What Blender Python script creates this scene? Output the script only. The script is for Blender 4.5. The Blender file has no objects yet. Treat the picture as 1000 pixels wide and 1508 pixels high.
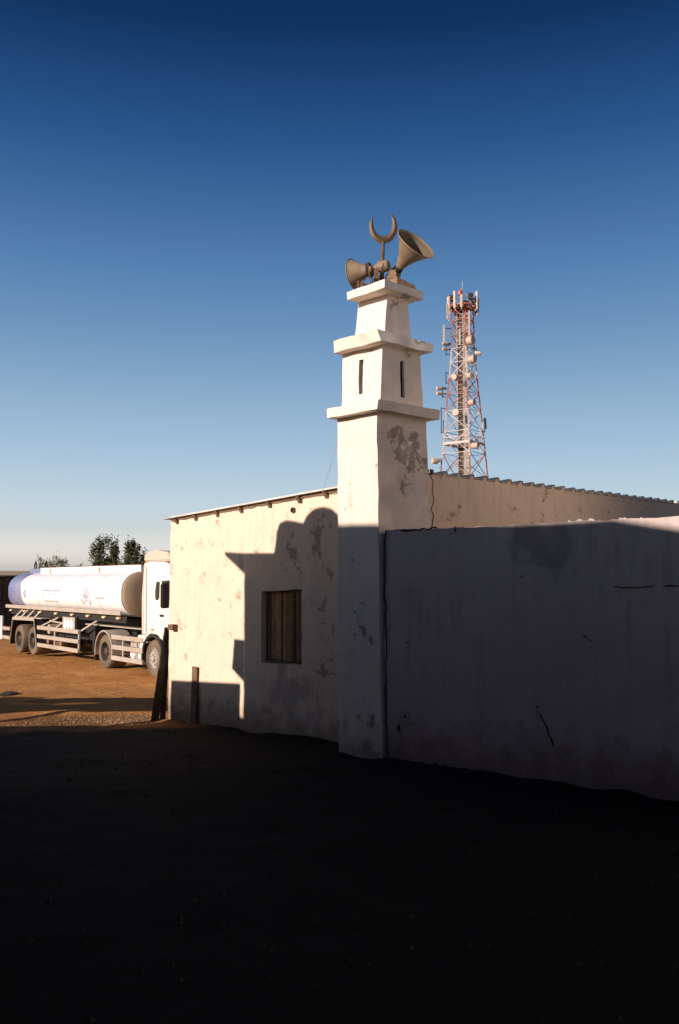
import bpy, bmesh, math, random
from mathutils import Vector, Matrix, noise

random.seed(7)
S = bpy.context.scene
C = S.collection
R_ = math.radians

# ------------------------------------------------------------------ camera, sky, sun, exposure
cam = bpy.data.cameras.new('camera'); cam_o = bpy.data.objects.new('camera', cam); C.objects.link(cam_o)
cam.sensor_fit = 'VERTICAL'; cam.sensor_height = 36.0; cam.lens = 36.0 * 1300 / 1508
cam.clip_end = 9000; cam.clip_start = 0.05
cam_o.location = (0, 0, 2.4); cam_o.rotation_euler = (R_(90) + math.atan(86 / 1300), 0, 0)
S.camera = cam_o

SUN_EL = R_(18)
SUN_H = Vector((-0.7303, -0.6831, 0)).normalized()          # horizontal direction towards the sun
SIDE = Vector((-0.6831, 0.7303, 0)).normalized()            # across it, leftwards
world = bpy.data.worlds.new('World'); S.world = world; world.use_nodes = True
wn = world.node_tree; wn.nodes.clear()
sky = wn.nodes.new('ShaderNodeTexSky'); sky.sky_type = 'NISHITA'; sky.sun_disc = False
sky.sun_elevation = SUN_EL; sky.sun_rotation = math.atan2(SUN_H.x, SUN_H.y)
sky.altitude = 300; sky.air_density = 1.0; sky.dust_density = 1.2; sky.ozone_density = 2.5
# deep blue upper sky as a polarised slide film records it: a factor on the sky by height above the horizon, the same all round
tcw = wn.nodes.new('ShaderNodeTexCoord'); sxyz = wn.nodes.new('ShaderNodeSeparateXYZ'); wn.links.new(tcw.outputs['Generated'], sxyz.inputs[0])
gam = wn.nodes.new('ShaderNodeValToRGB'); wn.links.new(sxyz.outputs[2], gam.inputs[0])
el = gam.color_ramp.elements
SKY = [(0.0, (.64, .60, .76)), (.016, (.60, .545, .69)), (.046, (.425, .385, .45)), (.10, (.40, .36, .375)), (.18, (.36, .335, .325)), (.317, (.185, .25, .295)), (.44, (.060, .138, .212)), (.54, (.016, .054, .108)), (.75, (.011, .038, .083))]
while len(el) < len(SKY): el.new(0.5)
for e, (q, c_) in zip(el, SKY): e.position = q; e.color = (*c_, 1)
mulw = wn.nodes.new('ShaderNodeVectorMath'); mulw.operation = 'MULTIPLY'; wn.links.new(sky.outputs[0], mulw.inputs[0]); wn.links.new(gam.outputs[0], mulw.inputs[1])
sclw = wn.nodes.new('ShaderNodeVectorMath'); sclw.operation = 'SCALE'; sclw.inputs['Scale'].default_value = 4.0; wn.links.new(mulw.outputs[0], sclw.inputs[0])
dotw = wn.nodes.new('ShaderNodeVectorMath'); dotw.operation = 'DOT_PRODUCT'; wn.links.new(tcw.outputs['Generated'], dotw.inputs[0])
dotw.inputs[1].default_value = (SUN_H.x * math.cos(SUN_EL), SUN_H.y * math.cos(SUN_EL), math.sin(SUN_EL))
sqw = wn.nodes.new('ShaderNodeMath'); sqw.operation = 'MULTIPLY_ADD'; wn.links.new(dotw.outputs['Value'], sqw.inputs[0]); wn.links.new(dotw.outputs['Value'], sqw.inputs[1]); sqw.inputs[2].default_value = 1.0
dvw = wn.nodes.new('ShaderNodeMath'); dvw.operation = 'DIVIDE'; dvw.inputs[0].default_value = 4.0 * 1.5; wn.links.new(sqw.outputs[0], dvw.inputs[1]); wn.links.new(dvw.outputs[0], sclw.inputs['Scale'])   # thick desert haze: scattering nearly even in azimuth
bg = wn.nodes.new('ShaderNodeBackground'); bg.inputs['Strength'].default_value = 0.061
wo = wn.nodes.new('ShaderNodeOutputWorld')
wn.links.new(sclw.outputs[0], bg.inputs[0]); wn.links.new(bg.outputs[0], wo.inputs[0])
sun = bpy.data.lights.new('sun', 'SUN'); sun.energy = 5.0; sun.angle = R_(0.5); sun.color = (1.0, 0.86, 0.77)
sun_o = bpy.data.objects.new('sun', sun); C.objects.link(sun_o)
to_sun = Vector((SUN_H.x * math.cos(SUN_EL), SUN_H.y * math.cos(SUN_EL), math.sin(SUN_EL)))
sun_o.rotation_euler = to_sun.to_track_quat('Z', 'Y').to_euler()
S.view_settings.view_transform = 'Standard'; S.view_settings.look = 'None'
S.view_settings.exposure = 0.40; S.view_settings.gamma = 1.0; S.view_settings.use_curve_mapping = False

# ------------------------------------------------------------------ mesh helpers
class MB:
    def __init__(s): s.v = []; s.f = []
    def add(s, vs, fs):
        o = len(s.v); s.v += [tuple(p) for p in vs]; s.f += [tuple(i + o for i in f) for f in fs]; return s
    def hexa(s, b, t):
        return s.add(list(b) + list(t), [(3, 2, 1, 0), (4, 5, 6, 7), (0, 1, 5, 4), (1, 2, 6, 5), (2, 3, 7, 6), (3, 0, 4, 7)])
    def box(s, x0, x1, y0, y1, z0, z1):
        return s.hexa([(x0, y0, z0), (x1, y0, z0), (x1, y1, z0), (x0, y1, z0)], [(x0, y0, z1), (x1, y0, z1), (x1, y1, z1), (x0, y1, z1)])
    def bar(s, a, b, w, h=None, up=(0, 0, 1)):
        a, b = Vector(a), Vector(b); h = h or w; d = (b - a).normalized(); up = Vector(up)
        if abs(d.dot(up)) > 0.98: up = Vector((1, 0, 0))
        x = d.cross(up).normalized() * w / 2; y = x.cross(d).normalized() * h / 2
        return s.hexa([a - x - y, a + x - y, a + x + y, a - x + y], [b - x - y, b + x - y, b + x + y, b - x + y])
    def tube(s, pts, rad, n=8, cap=True):
        pts = [Vector(p) for p in pts]; rs = rad if isinstance(rad, (list, tuple)) else [rad] * len(pts)
        vs = []; up = None
        for i, p in enumerate(pts):
            d = (pts[min(i + 1, len(pts) - 1)] - pts[max(i - 1, 0)]).normalized()
            if up is None: up = Vector((0, 0, 1)) if abs(d.z) < 0.95 else Vector((1, 0, 0))
            x = d.cross(up).normalized(); y = x.cross(d).normalized(); up = y
            for k in range(n):
                t = 2 * math.pi * k / n; vs.append(p + (x * math.cos(t) + y * math.sin(t)) * rs[i])
        fs = [(i * n + k, i * n + (k + 1) % n, (i + 1) * n + (k + 1) % n, (i + 1) * n + k) for i in range(len(pts) - 1) for k in range(n)]
        if cap: fs += [tuple(range(n - 1, -1, -1)), tuple(range((len(pts) - 1) * n, len(pts) * n))]
        return s.add(vs, fs)
    def prism(s, poly, off):
        n = len(poly); off = Vector(off); a = [Vector(p) for p in poly]
        return s.add(a + [p + off for p in a], [tuple(range(n - 1, -1, -1)), tuple(range(n, 2 * n))] + [(k, (k + 1) % n, n + (k + 1) % n, n + k) for k in range(n)])
    def lathe(s, prof, o, axis, n=24, close=False):
        """prof: list of (radius, distance along axis)"""
        o = Vector(o); d = Vector(axis).normalized(); u = d.orthogonal().normalized(); w = d.cross(u); m = len(prof); vs = []
        for r, h in prof:
            for k in range(n):
                t = 2 * math.pi * k / n; vs.append(o + d * h + (u * math.cos(t) + w * math.sin(t)) * max(r, 1e-4))
        fs = [(i * n + k, i * n + (k + 1) % n, ((i + 1) % m) * n + (k + 1) % n, ((i + 1) % m) * n + k) for i in range(m if close else m - 1) for k in range(n)]
        if not close: fs += [tuple(range(n - 1, -1, -1)), tuple(range((m - 1) * n, m * n))]
        return s.add(vs, fs)
    def mesh(s, name, mat, smooth=False, fix=True, bevel=0):
        me = bpy.data.meshes.new(name); me.from_pydata(s.v, [], s.f)
        if fix or bevel:
            b = bmesh.new(); b.from_mesh(me)
            if bevel:
                bmesh.ops.bevel(b, geom=[e for e in b.edges if e.is_manifold and e.calc_face_angle(0) > 0.6], offset=bevel, segments=2, affect='EDGES')
            bmesh.ops.recalc_face_normals(b, faces=b.faces); b.to_mesh(me); b.free()
        if smooth:
            me.polygons.foreach_set('use_smooth', [True] * len(me.polygons))
            me.set_sharp_from_angle(angle=R_(38))
        me.materials.append(mat); return me

def link(name, me, parent=None):
    o = bpy.data.objects.new(name, me); C.objects.link(o)
    if parent is not None: o.parent = parent
    return o
def obj(name, mb, mat, parent=None, world=False, **k):
    if world and parent is not None:
        inv = Matrix.LocRotScale(parent.location, parent.rotation_euler, None).inverted()
        mb.v = [tuple(inv @ Vector(p)) for p in mb.v]
    return link(name, mb.mesh(name, mat, **k), parent)
def tag(o, label=None, cat=None, group=None, kind=None):
    for a, b in (('label', label), ('category', cat), ('group', group), ('kind', kind)):
        if b: o[a] = b
    return o
def thing(name, label, cat, loc=(0, 0, 0), rot=(0, 0, 0), group=None):
    o = link(name, None); o.location = loc; o.rotation_euler = rot; o.empty_display_size = 0.2
    return tag(o, label, cat, group)

def wob(p, amp, sc=3.0):
    p = Vector(p)
    return p + noise.noise_vector(p * sc) * amp + noise.noise_vector(p * sc * 4.1) * amp * 0.35

def masonry(mb, b, t, step=0.12, amp=0.01, holes=None, rough_top=0.0):
    """hand-plastered block: corners b (bottom) and t (top), counter-clockwise; holes {side: [(u0,u1,v0,v1,depth)]}"""
    b = [Vector(p) for p in b]; t = [Vector(p) for p in t]; holes = holes or {}
    def splits(n, extra):
        xs = [i / n for i in range(n + 1)] + list(extra); xs.sort(); out = [xs[0]]
        for x in xs[1:]:
            if x - out[-1] < 0.25 / n:
                if x in extra: out[-1] = x
            else: out.append(x)
        return out
    def fin(p, top):
        q = wob(p, amp)
        if top and rough_top: q.z += rough_top * (noise.noise(Vector(p) * 2.2) + 0.6 * noise.noise(Vector(p) * 9.0))
        return q
    nv = max(1, round(max((t[i] - b[i]).length for i in range(4)) / step))
    for i in range(4):
        j = (i + 1) % 4; hs = holes.get(i, [])
        nu = max(1, round(max((b[j] - b[i]).length, (t[j] - t[i]).length) / step))
        us = splits(nu, [h[0] for h in hs] + [h[1] for h in hs]); vs = splits(nv, [h[2] for h in hs] + [h[3] for h in hs])
        P = lambda u, v: b[i].lerp(b[j], u).lerp(t[i].lerp(t[j], u), v)
        nrm = (b[j] - b[i]).cross(t[i] - b[i]).normalized(); W = len(us)
        vv = [fin(P(u, v), v > 0.999) for v in vs for u in us]; ff = []
        for y in range(len(vs) - 1):
            for x in range(W - 1):
                uc, vc = (us[x] + us[x + 1]) / 2, (vs[y] + vs[y + 1]) / 2
                if any(h[0] < uc < h[1] and h[2] < vc < h[3] for h in hs): continue
                ff.append((y * W + x, y * W + x + 1, (y + 1) * W + x + 1, (y + 1) * W + x))
        mb.add(vv, ff)
        for h in hs:
            xs = [u for u in us if h[0] - 1e-6 <= u <= h[1] + 1e-6]; ys = [v for v in vs if h[2] - 1e-6 <= v <= h[3] + 1e-6]
            loop = [(u, ys[0]) for u in xs] + [(xs[-1], v) for v in ys[1:]] + [(u, ys[-1]) for u in xs[-2::-1]] + [(xs[0], v) for v in ys[-2:0:-1]]
            a = [fin(P(*q), False) for q in loop]; c = [wob(P(*q) - nrm * h[4], amp) for q in loop]; n = len(loop)
            mb.add(a + c, [(k, (k + 1) % n, n + (k + 1) % n, n + k) for k in range(n)] + [tuple(range(n, 2 * n))])
    for q, top in ((t, True), (b, False)):
        nu = max(1, round((q[1] - q[0]).length / step)); nw = max(1, round((q[3] - q[0]).length / step))
        P = lambda u, v: q[0].lerp(q[1], u).lerp(q[3].lerp(q[2], u), v)
        vv = [fin(P(x / nu, y / nw), top) for y in range(nw + 1) for x in range(nu + 1)]
        ff = [(y * (nu + 1) + x, y * (nu + 1) + x + 1, (y + 1) * (nu + 1) + x + 1, (y + 1) * (nu + 1) + x) for y in range(nw) for x in range(nu)]
        mb.add(vv, ff if top else [f[::-1] for f in ff])
    return mb

def wall_obj(name, mb, mat, parent):
    inv = Matrix.LocRotScale(parent.location, parent.rotation_euler, None).inverted()
    me = bpy.data.meshes.new(name); me.from_pydata([tuple(inv @ Vector(p)) for p in mb.v], [], mb.f)
    b = bmesh.new(); b.from_mesh(me); bmesh.ops.remove_doubles(b, verts=b.verts, dist=0.0015); b.to_mesh(me); b.free()
    me.polygons.foreach_set('use_smooth', [True] * len(me.polygons)); me.set_sharp_from_angle(angle=R_(50))
    me.materials.append(mat); return link(name, me, parent)

# ------------------------------------------------------------------ materials
def newmat(name):
    m = bpy.data.materials.new(name); m.use_nodes = True; t = m.node_tree
    return m, t, t.nodes['Principled BSDF']
def N(t, typ, ins=None, **attrs):
    n = t.nodes.new('ShaderNode' + typ)
    for k, v in attrs.items(): setattr(n, k, v)
    for k, v in (ins or {}).items():
        if isinstance(v, bpy.types.NodeSocket): t.links.new(v, n.inputs[k])
        else: n.inputs[k].default_value = v
    return n
def ramp(t, fac, a, b, c0=(0, 0, 0, 1), c1=(1, 1, 1, 1)):
    n = N(t, 'ValToRGB', {0: fac}); e = n.color_ramp.elements
    e[0].position, e[1].position = a, b; e[0].color, e[1].color = c0, c1; return n.outputs[0]
def mixc(t, fac, a, b):
    n = t.nodes.new('ShaderNodeMix'); n.data_type = 'RGBA'
    for k, v in ((0, fac), (6, a), (7, b)):
        if isinstance(v, bpy.types.NodeSocket): t.links.new(v, n.inputs[k])
        else: n.inputs[k].default_value = v
    return n.outputs[2]
def math_(t, op, a, b=0.0, clamp=False):
    return N(t, 'Math', {0: a, 1: b}, operation=op, use_clamp=clamp).outputs[0]
def rgb(r, g, b): return (r, g, b, 1)

def simple(name, col, rough=0.6, metal=0.0, var=0.25, scale=6.0, dirt=None, dirt_amt=0.5, bump=0.0, coat=0.0):
    m, t, p = newmat(name); tc = N(t, 'TexCoord').outputs['Object']
    n1 = N(t, 'TexNoise', {'Vector': tc, 'Scale': scale, 'Detail': 6.0, 'Roughness': 0.65}).outputs['Fac']
    c = mixc(t, ramp(t, n1, 0.3, 0.75), rgb(*[x * (1 - var) for x in col]), rgb(*[min(1, x * (1 + var * 0.5)) for x in col]))
    if dirt:
        n2 = N(t, 'TexNoise', {'Vector': tc, 'Scale': scale * 0.37, 'Detail': 8.0, 'Roughness': 0.7}).outputs['Fac']
        c = mixc(t, math_(t, 'MULTIPLY', ramp(t, n2, 0.42, 0.68), dirt_amt), c, rgb(*dirt))
    t.links.new(c, p.inputs['Base Color'])
    p.inputs['Roughness'].default_value = rough; p.inputs['Metallic'].default_value = metal
    if coat: p.inputs['Coat Weight'].default_value = coat
    if bump:
        nb = N(t, 'TexNoise', {'Vector': tc, 'Scale': scale * 5, 'Detail': 6.0})
        t.links.new(N(t, 'Bump', {'Height': nb.outputs['Fac'], 'Strength': bump, 'Distance': 0.02}).outputs[0], p.inputs['Normal'])
    return m

def plaster(name, base, flaked, patches=(), wear=0.66, streak=0.35, warm=(0.55, 0.42, 0.30), bump=0.5, stains=(), splash=None):
    m, t, p = newmat(name); pos = N(t, 'NewGeometry').outputs['Position']
    def nz(sc, det=6.0, ro=0.6, vec=pos): return N(t, 'TexNoise', {'Vector': vec, 'Scale': sc, 'Detail': det, 'Roughness': ro}).outputs['Fac']
    wv = N(t, 'TexNoise', {'Vector': pos, 'Scale': 2.6, 'Detail': 4.0}).outputs['Color']
    wv = N(t, 'VectorMath', {0: wv, 1: (.5, .5, .5)}, operation='SUBTRACT').outputs[0]
    wpos = N(t, 'VectorMath', {0: N(t, 'VectorMath', {0: wv, 1: (.9, .9, 1.3)}, operation='MULTIPLY').outputs[0], 1: pos}, operation='ADD').outputs[0]
    big, mid, fine = nz(0.9), nz(4.0, 8.0, 0.68), nz(26.0, 6.0, 0.7)
    tall = N(t, 'Mapping', {'Vector': pos, 'Scale': (9.0, 9.0, 0.8)}).outputs[0]
    st = nz(1.0, 7.0, 0.62, tall)
    c = mixc(t, ramp(t, big, 0.32, 0.7), rgb(*[x * 0.90 for x in base]), rgb(*base))
    c = mixc(t, math_(t, 'MULTIPLY', ramp(t, st, 0.5, 0.74), streak), c, rgb(*warm))
    c = mixc(t, math_(t, 'MULTIPLY', ramp(t, mid, 0.5, 0.78), 0.22), c, rgb(*flaked))
    c = mixc(t, math_(t, 'MULTIPLY', ramp(t, fine, 0.56, 0.72), 0.16), c, rgb(*[x * 0.6 for x in base]))
    coat = N(t, 'TexVoronoi', {'Vector': wpos, 'Scale': 1.15}).outputs['Color']                      # patches of later plaster and wash
    coat = N(t, 'SeparateXYZ', {0: coat}).outputs[0]
    c = mixc(t, math_(t, 'MULTIPLY', coat, 0.20 if streak > .35 and splash == .42 else 0.10), c, rgb(*[x * 0.62 for x in base]))
    run = ramp(t, math_(t, 'MULTIPLY', st, big), 0.26, 0.40)                                           # grime runs
    c = mixc(t, math_(t, 'MULTIPLY', run, 0.22 if streak > .35 else 0.12), c, rgb(*[x * 0.42 for x in warm]))
    if splash is not None:
        zz = N(t, 'SeparateXYZ', {0: pos}).outputs[2]
        sp = N(t, 'MapRange', {'Value': math_(t, 'ADD', zz, math_(t, 'MULTIPLY', mid, -.9)), 'From Min': splash - .25, 'From Max': splash - .75}).outputs[0]
        c = mixc(t, math_(t, 'MULTIPLY', sp, 0.7), c, rgb(0.13, 0.085, 0.05))                         # soil splashed up the foot
    chip = ramp(t, math_(t, 'ADD', math_(t, 'MULTIPLY', mid, 0.62), math_(t, 'MULTIPLY', fine, 0.38)), wear, wear + 0.015)
    mask = chip
    def blob(lst, jag):
        out = None
        for (ct, rx, rz) in lst:
            d = N(t, 'Vector_Math'.replace('_', ''), {0: wpos, 1: ct}, operation='SUBTRACT').outputs[0]
            d = N(t, 'VectorMath', {0: d, 1: (1 / rx, 1 / rx, 1 / rz)}, operation='MULTIPLY').outputs[0]
            l = N(t, 'VectorMath', {0: d}, operation='LENGTH').outputs['Value']
            v = math_(t, 'SUBTRACT', 1.0, l)
            out = v if out is None else math_(t, 'MAXIMUM', out, v)
        n = math_(t, 'ADD', math_(t, 'ADD', math_(t, 'MULTIPLY', nz(6.0, 10.0, 0.75), 0.6), math_(t, 'MULTIPLY', nz(19.0, 8.0, 0.7), 0.4)), -0.5)
        return math_(t, 'ADD', math_(t, 'MINIMUM', out, 0.45), math_(t, 'MULTIPLY', n, jag))
    if patches:
        mask = math_(t, 'MAXIMUM', mask, math_(t, 'MULTIPLY', ramp(t, blob(patches, 4.6), 0.12, 0.26), 0.88))
    if stains:
        sm = ramp(t, blob(stains, 0.9), 0.0, 0.6)
        c = mixc(t, math_(t, 'MULTIPLY', sm, 0.55), c, rgb(0.10, 0.085, 0.075))
    fl = mixc(t, fine, rgb(*[x * 0.65 for x in flaked]), rgb(*[x * 1.2 for x in flaked]))
    c = mixc(t, math_(t, 'MULTIPLY', mask, 0.92), c, fl)
    t.links.new(c, p.inputs['Base Color']); p.inputs['Roughness'].default_value = 0.92
    p.inputs['Specular IOR Level'].default_value = 0.2
    bev = N(t, 'Bevel', {'Radius': 0.012}, samples=4).outputs[0]
    h = math_(t, 'ADD', math_(t, 'MULTIPLY', mid, 0.5), math_(t, 'MULTIPLY', fine, 0.2)); h = math_(t, 'ADD', h, math_(t, 'MULTIPLY', nz(1.7, 3.0), 0.9)); h = math_(t, 'ADD', h, math_(t, 'MULTIPLY', coat, 0.12))
    h = math_(t, 'SUBTRACT', h, math_(t, 'MULTIPLY', mask, 0.22))
    b1 = N(t, 'Bump', {'Height': h, 'Strength': bump, 'Distance': 0.03, 'Normal': bev})
    t.links.new(b1.outputs[0], p.inputs['Normal'])
    return m

M = {}
WHITE = (0.74, 0.635, 0.54); GREY = (0.25, 0.215, 0.19)
M['minaret'] = plaster('minaret_plaster', WHITE, GREY, wear=0.615, streak=0.22, bump=0.32, splash=.25,
    patches=[((0.72, 11.44, 4.02), 0.18, 0.30), ((0.95, 11.64, 4.05), 0.22, 0.34), ((1.1, 11.78, 3.9), 0.12, 0.25), ((0.86, 11.56, 3.55), 0.14, 0.14), ((0.66, 11.4, 3.82), 0.10, 0.12),
             ((0.38, 11.4, 0.28), 0.16, 0.36), ((0.36, 11.42, 1.65), 0.12, 0.42), ((0.72, 11.57, 5.95), 0.12, 0.17), ((0.62, 11.46, 5.62), 0.06, 0.14), ((1.05, 11.65, 5.42), 0.3, 0.05)])
M['hall'] = plaster('hall_plaster', (0.74, 0.575, 0.44), (0.36, 0.25, 0.18), wear=0.585, streak=0.32, bump=0.5, splash=.2,
    patches=[((-0.35, 13.33, 3.0), 0.16, 0.3), ((-0.7, 13.7, 2.6), 0.16, 0.3), ((-0.2, 13.2, 2.4), 0.14, 0.2), ((-1.95, 14.95, 1.9), 0.08, 0.10), ((-0.3, 13.3, 0.95), 0.2, 0.08), ((-0.25, 13.25, 1.75), 0.08, 0.07)],
    stains=[((-0.75, 13.75, 0.55), 0.55, 0.35), ((-3.0, 15.98, -0.15), 0.6, 0.42)])
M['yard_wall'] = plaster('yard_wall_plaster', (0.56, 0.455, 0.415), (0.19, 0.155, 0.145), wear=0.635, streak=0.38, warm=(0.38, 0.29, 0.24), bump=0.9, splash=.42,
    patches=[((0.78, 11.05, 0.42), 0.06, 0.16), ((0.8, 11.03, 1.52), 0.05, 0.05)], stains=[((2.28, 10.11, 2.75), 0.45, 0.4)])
M['bounce_white'] = plaster('bounce_wall_white', (0.84, 0.74, 0.64), (0.5, 0.42, 0.36), wear=0.66, streak=0.1, bump=0.3)  # extra white so the added house bounces more light
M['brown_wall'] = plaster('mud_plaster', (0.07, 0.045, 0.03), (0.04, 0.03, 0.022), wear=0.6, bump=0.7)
M['town'] = plaster('town_plaster', (0.42, 0.33, 0.26), (0.25, 0.20, 0.17), wear=0.64, bump=0.5)
M['crack'] = simple('crack_void', (0.03, 0.024, 0.02), 1.0)
M['sheet'] = simple('galvanised_sheet', (0.60, 0.56, 0.50), 0.6, 0.1, 0.2, 3.0, dirt=(0.30, 0.19, 0.12), dirt_amt=0.45)
M['wood'] = simple('old_timber', (0.17, 0.10, 0.055), 0.85, 0, 0.4, 12.0, bump=0.4)
M['dark_wood'] = simple('tarred_timber', (0.035, 0.025, 0.018), 0.85, 0, 0.4, 12.0, bump=0.4)
M['curtain'] = simple('brown_shutter_paint', (0.48, 0.25, 0.12), 0.8, 0, 0.5, 7.0)
M['void'] = simple('dark_interior', (0.02, 0.016, 0.013), 1.0)  # near-black colour stands in for the darkness inside openings
M['rust'] = simple('rusty_iron', (0.17, 0.085, 0.04), 0.8, 0.25, 0.5, 18.0, dirt=(0.08, 0.045, 0.03), bump=0.4)
M['brass'] = simple('weathered_brass', (0.10, 0.06, 0.03), 0.55, 0.3, 0.4, 16.0, dirt=(0.06, 0.04, 0.025), bump=0.2)
M['horn'] = simple('faded_horn_paint', (0.27, 0.205, 0.13), 0.65, 0.05, 0.4, 7.0, dirt=(0.15, 0.085, 0.045), dirt_amt=0.75, bump=0.1)
M['horn_shade'] = simple('horn_inner_shade', (0.13, 0.095, 0.055), 0.8, 0, 0.3, 7.0)  # shade inside the horn bells put into a darker brown
M['mortar'] = simple('brown_mortar', (0.25, 0.16, 0.095), 0.95, 0, 0.45, 14.0, bump=0.9)
M['wire'] = simple('cable_sheath', (0.55, 0.47, 0.42), 0.7)
M['truck_white'] = simple('white_vehicle_paint', (0.74, 0.69, 0.62), 0.35, 0, 0.05, 1.2, dirt=(0.62, 0.52, 0.42), dirt_amt=0.35, coat=0.3)
M['tank_white'] = simple('white_tank_paint', (0.80, 0.79, 0.78), 0.32, 0, 0.04, 0.8, dirt=(0.70, 0.62, 0.54), dirt_amt=0.3, coat=0.3)
M['cream'] = simple('cream_fairing', (0.56, 0.46, 0.36), 0.4, 0, 0.08, 1.5, dirt=(0.45, 0.34, 0.25), dirt_amt=0.4)  # cream, duller than the cab white
M['tank_end'] = simple('tank_end_shade_tan', (0.42, 0.31, 0.21), 0.4, 0.2, 0.12, 1.5, dirt=(0.36, 0.25, 0.17), dirt_amt=0.4)  # tan put into the colour for the tank front turned from the sun
M['blue'] = simple('blue_band_paint', (0.17, 0.19, 0.33), 0.4, 0, 0.25, 0.9, dirt=(0.40, 0.36, 0.37), dirt_amt=0.7, coat=0.1)
M['grey_metal'] = simple('dusty_grey_metal', (0.46, 0.40, 0.33), 0.6, 0.2, 0.2, 3.0, dirt=(0.32, 0.22, 0.14), dirt_amt=0.5)
M['black_steel'] = simple('black_chassis', (0.018, 0.016, 0.015), 0.7, 0.1, 0.4, 4.0)
M['tyre'] = simple('dusty_tyre', (0.10, 0.075, 0.052), 0.95, 0, 0.3, 4.0, dirt=(0.25, 0.17, 0.10), dirt_amt=0.6, bump=0.3)
M['rim'] = simple('rim_paint', (0.45, 0.41, 0.36), 0.5, 0.4, 0.25, 6.0, dirt=(0.2, 0.14, 0.09))
M['dark_rim'] = simple('brown_rim', (0.07, 0.05, 0.035), 0.7, 0.2, 0.3, 6.0)
M['glass'] = simple('cab_glass', (0.03, 0.04, 0.035), 0.06, 0, 0.1)
M['rubber'] = simple('black_rubber', (0.02, 0.018, 0.017), 0.8)
M['orange'] = simple('orange_reflector', (0.75, 0.22, 0.06), 0.4)
M['lamp'] = simple('marker_lamp_lens', (0.80, 0.62, 0.35), 0.3)
M['print_grey'] = simple('faded_grey_lettering', (0.34, 0.35, 0.45), 0.5)
M['print_brown'] = simple('faded_brown_lettering', (0.46, 0.35, 0.31), 0.5)
M['tower_red'] = simple('tower_red_paint', (0.30, 0.075, 0.045), 0.6, 0.1, 0.35, 2.0, dirt=(0.36, 0.22, 0.17), dirt_amt=0.6)
M['tower_white'] = simple('tower_white_paint', (0.50, 0.42, 0.38), 0.6, 0.1, 0.2, 2.0, dirt=(0.38, 0.22, 0.16), dirt_amt=0.5)
M['cable'] = simple('feeder_cables', (0.05, 0.04, 0.035), 0.7)
M['radome'] = simple('antenna_radome', (0.74, 0.70, 0.62), 0.5, 0, 0.08)
M['panel'] = simple('panel_antenna_shell', (0.42, 0.35, 0.28), 0.5, 0, 0.15)
M['dish'] = simple('dish_shroud', (0.44, 0.35, 0.28), 0.6, 0, 0.2, 2.0)
M['stone'] = simple('field_stone', (0.26, 0.17, 0.10), 0.95, 0, 0.4, 9.0, bump=0.6)
M['shaded_stone'] = simple('stone_shade_dark', (0.045, 0.035, 0.028), 0.95, 0, 0.4, 9.0)  # stone darkened to match the shade painted on the near ground
M['bark'] = simple('bark', (0.09, 0.06, 0.04), 0.95, 0, 0.4, 8.0, bump=0.4)

def leafmat(name, a, b):
    m, t, p = newmat(name); oi = N(t, 'NewGeometry').outputs['Random Per Island']
    t.links.new(mixc(t, oi, rgb(*a), rgb(*b)), p.inputs['Base Color']); p.inputs['Roughness'].default_value = 0.7
    p.inputs['Specular IOR Level'].default_value = 0.2; return m
M['leaf_dark'] = leafmat('dark_leaves', (0.022, 0.030, 0.012), (0.095, 0.095, 0.038))
M['leaf_pale'] = leafmat('pale_leaves', (0.10, 0.10, 0.06), (0.20, 0.18, 0.11))

# ------------------------------------------------------------------ ground
def ground_z(x, y):
    q = -0.30 * x + 0.954 * y
    if q < 10.5: z = 0.02
    else:
        for q0, z0, q1, z1 in ((10.5, 0.02, 16.2, -0.29), (16.2, -0.29, 25.2, -0.55), (25.2, -0.55, 35, -0.73), (35, -0.73, 1e9, -0.75)):
            if q < q1:
                k = (q - q0) / (q1 - q0); k = min(1, max(0, k)); z = z0 + (z1 - z0) * k; break
    return z
def ground_full(x, y):
    z = ground_z(x, y); d = math.hypot(x, y)
    if d < 90:
        f = 1 if d < 60 else (90 - d) / 30
        z += f * (0.035 * noise.noise(Vector((x * 0.35, y * 0.35, 0))) + 0.026 * noise.noise(Vector((x * 1.3, y * 1.3, 3))) + 0.016 * noise.noise(Vector((x * 3.1, y * 3.1, 7))))
        # soil drifted against the foot of the walls
        for ax_, ay_, bx_, by_ in ((1.2, 11.8, -3.1, 16.1), (.57, 11.2, 7.8, 6.7), (.0, 11.78, .53, 11.2)):
            k = max(0, min(1, ((x - ax_) * (bx_ - ax_) + (y - ay_) * (by_ - ay_)) / ((bx_ - ax_) ** 2 + (by_ - ay_) ** 2)))
            dd = math.hypot(x - ax_ - k * (bx_ - ax_), y - ay_ - k * (by_ - ay_))
            if dd < 1.2: z += .05 * math.exp(-(dd / .30) ** 2) * max(0, .45 + 1.1 * noise.noise(Vector((x * 1.9, y * 1.9, 11))))
        # wheel ruts crossing the lit yard
        for yc, w, h in ((17.6, 0.35, 0.05), (18.5, 0.25, -0.045), (19.6, 0.45, 0.055), (20.6, 0.3, -0.04), (23.2, 0.3, 0.03)):
            yy = yc + 0.12 * x + 0.5 * noise.noise(Vector((x * 0.3, yc, 1)))
            z += f * h * math.exp(-((y - yy) / w) ** 2) * (0.6 + 0.6 * noise.noise(Vector((x * 0.9, yc, 5))))
    return z
def axis(lo, hi, c0, c1, fine):
    xs = []; x = c0
    while x <= c1: xs.append(x); x += fine
    st = fine; x = c1
    while x < hi: st *= 1.28; x += st; xs.append(min(x, hi))
    st = fine; x = c0; l = []
    while x > lo: st *= 1.28; x -= st; l.append(max(x, lo))
    return l[::-1] + xs
gx, gy = axis(-4000, 4000, -13, 7, 0.11), axis(-1500, 6000, 4.0, 34, 0.11)
g = MB(); W = len(gx)
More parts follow.
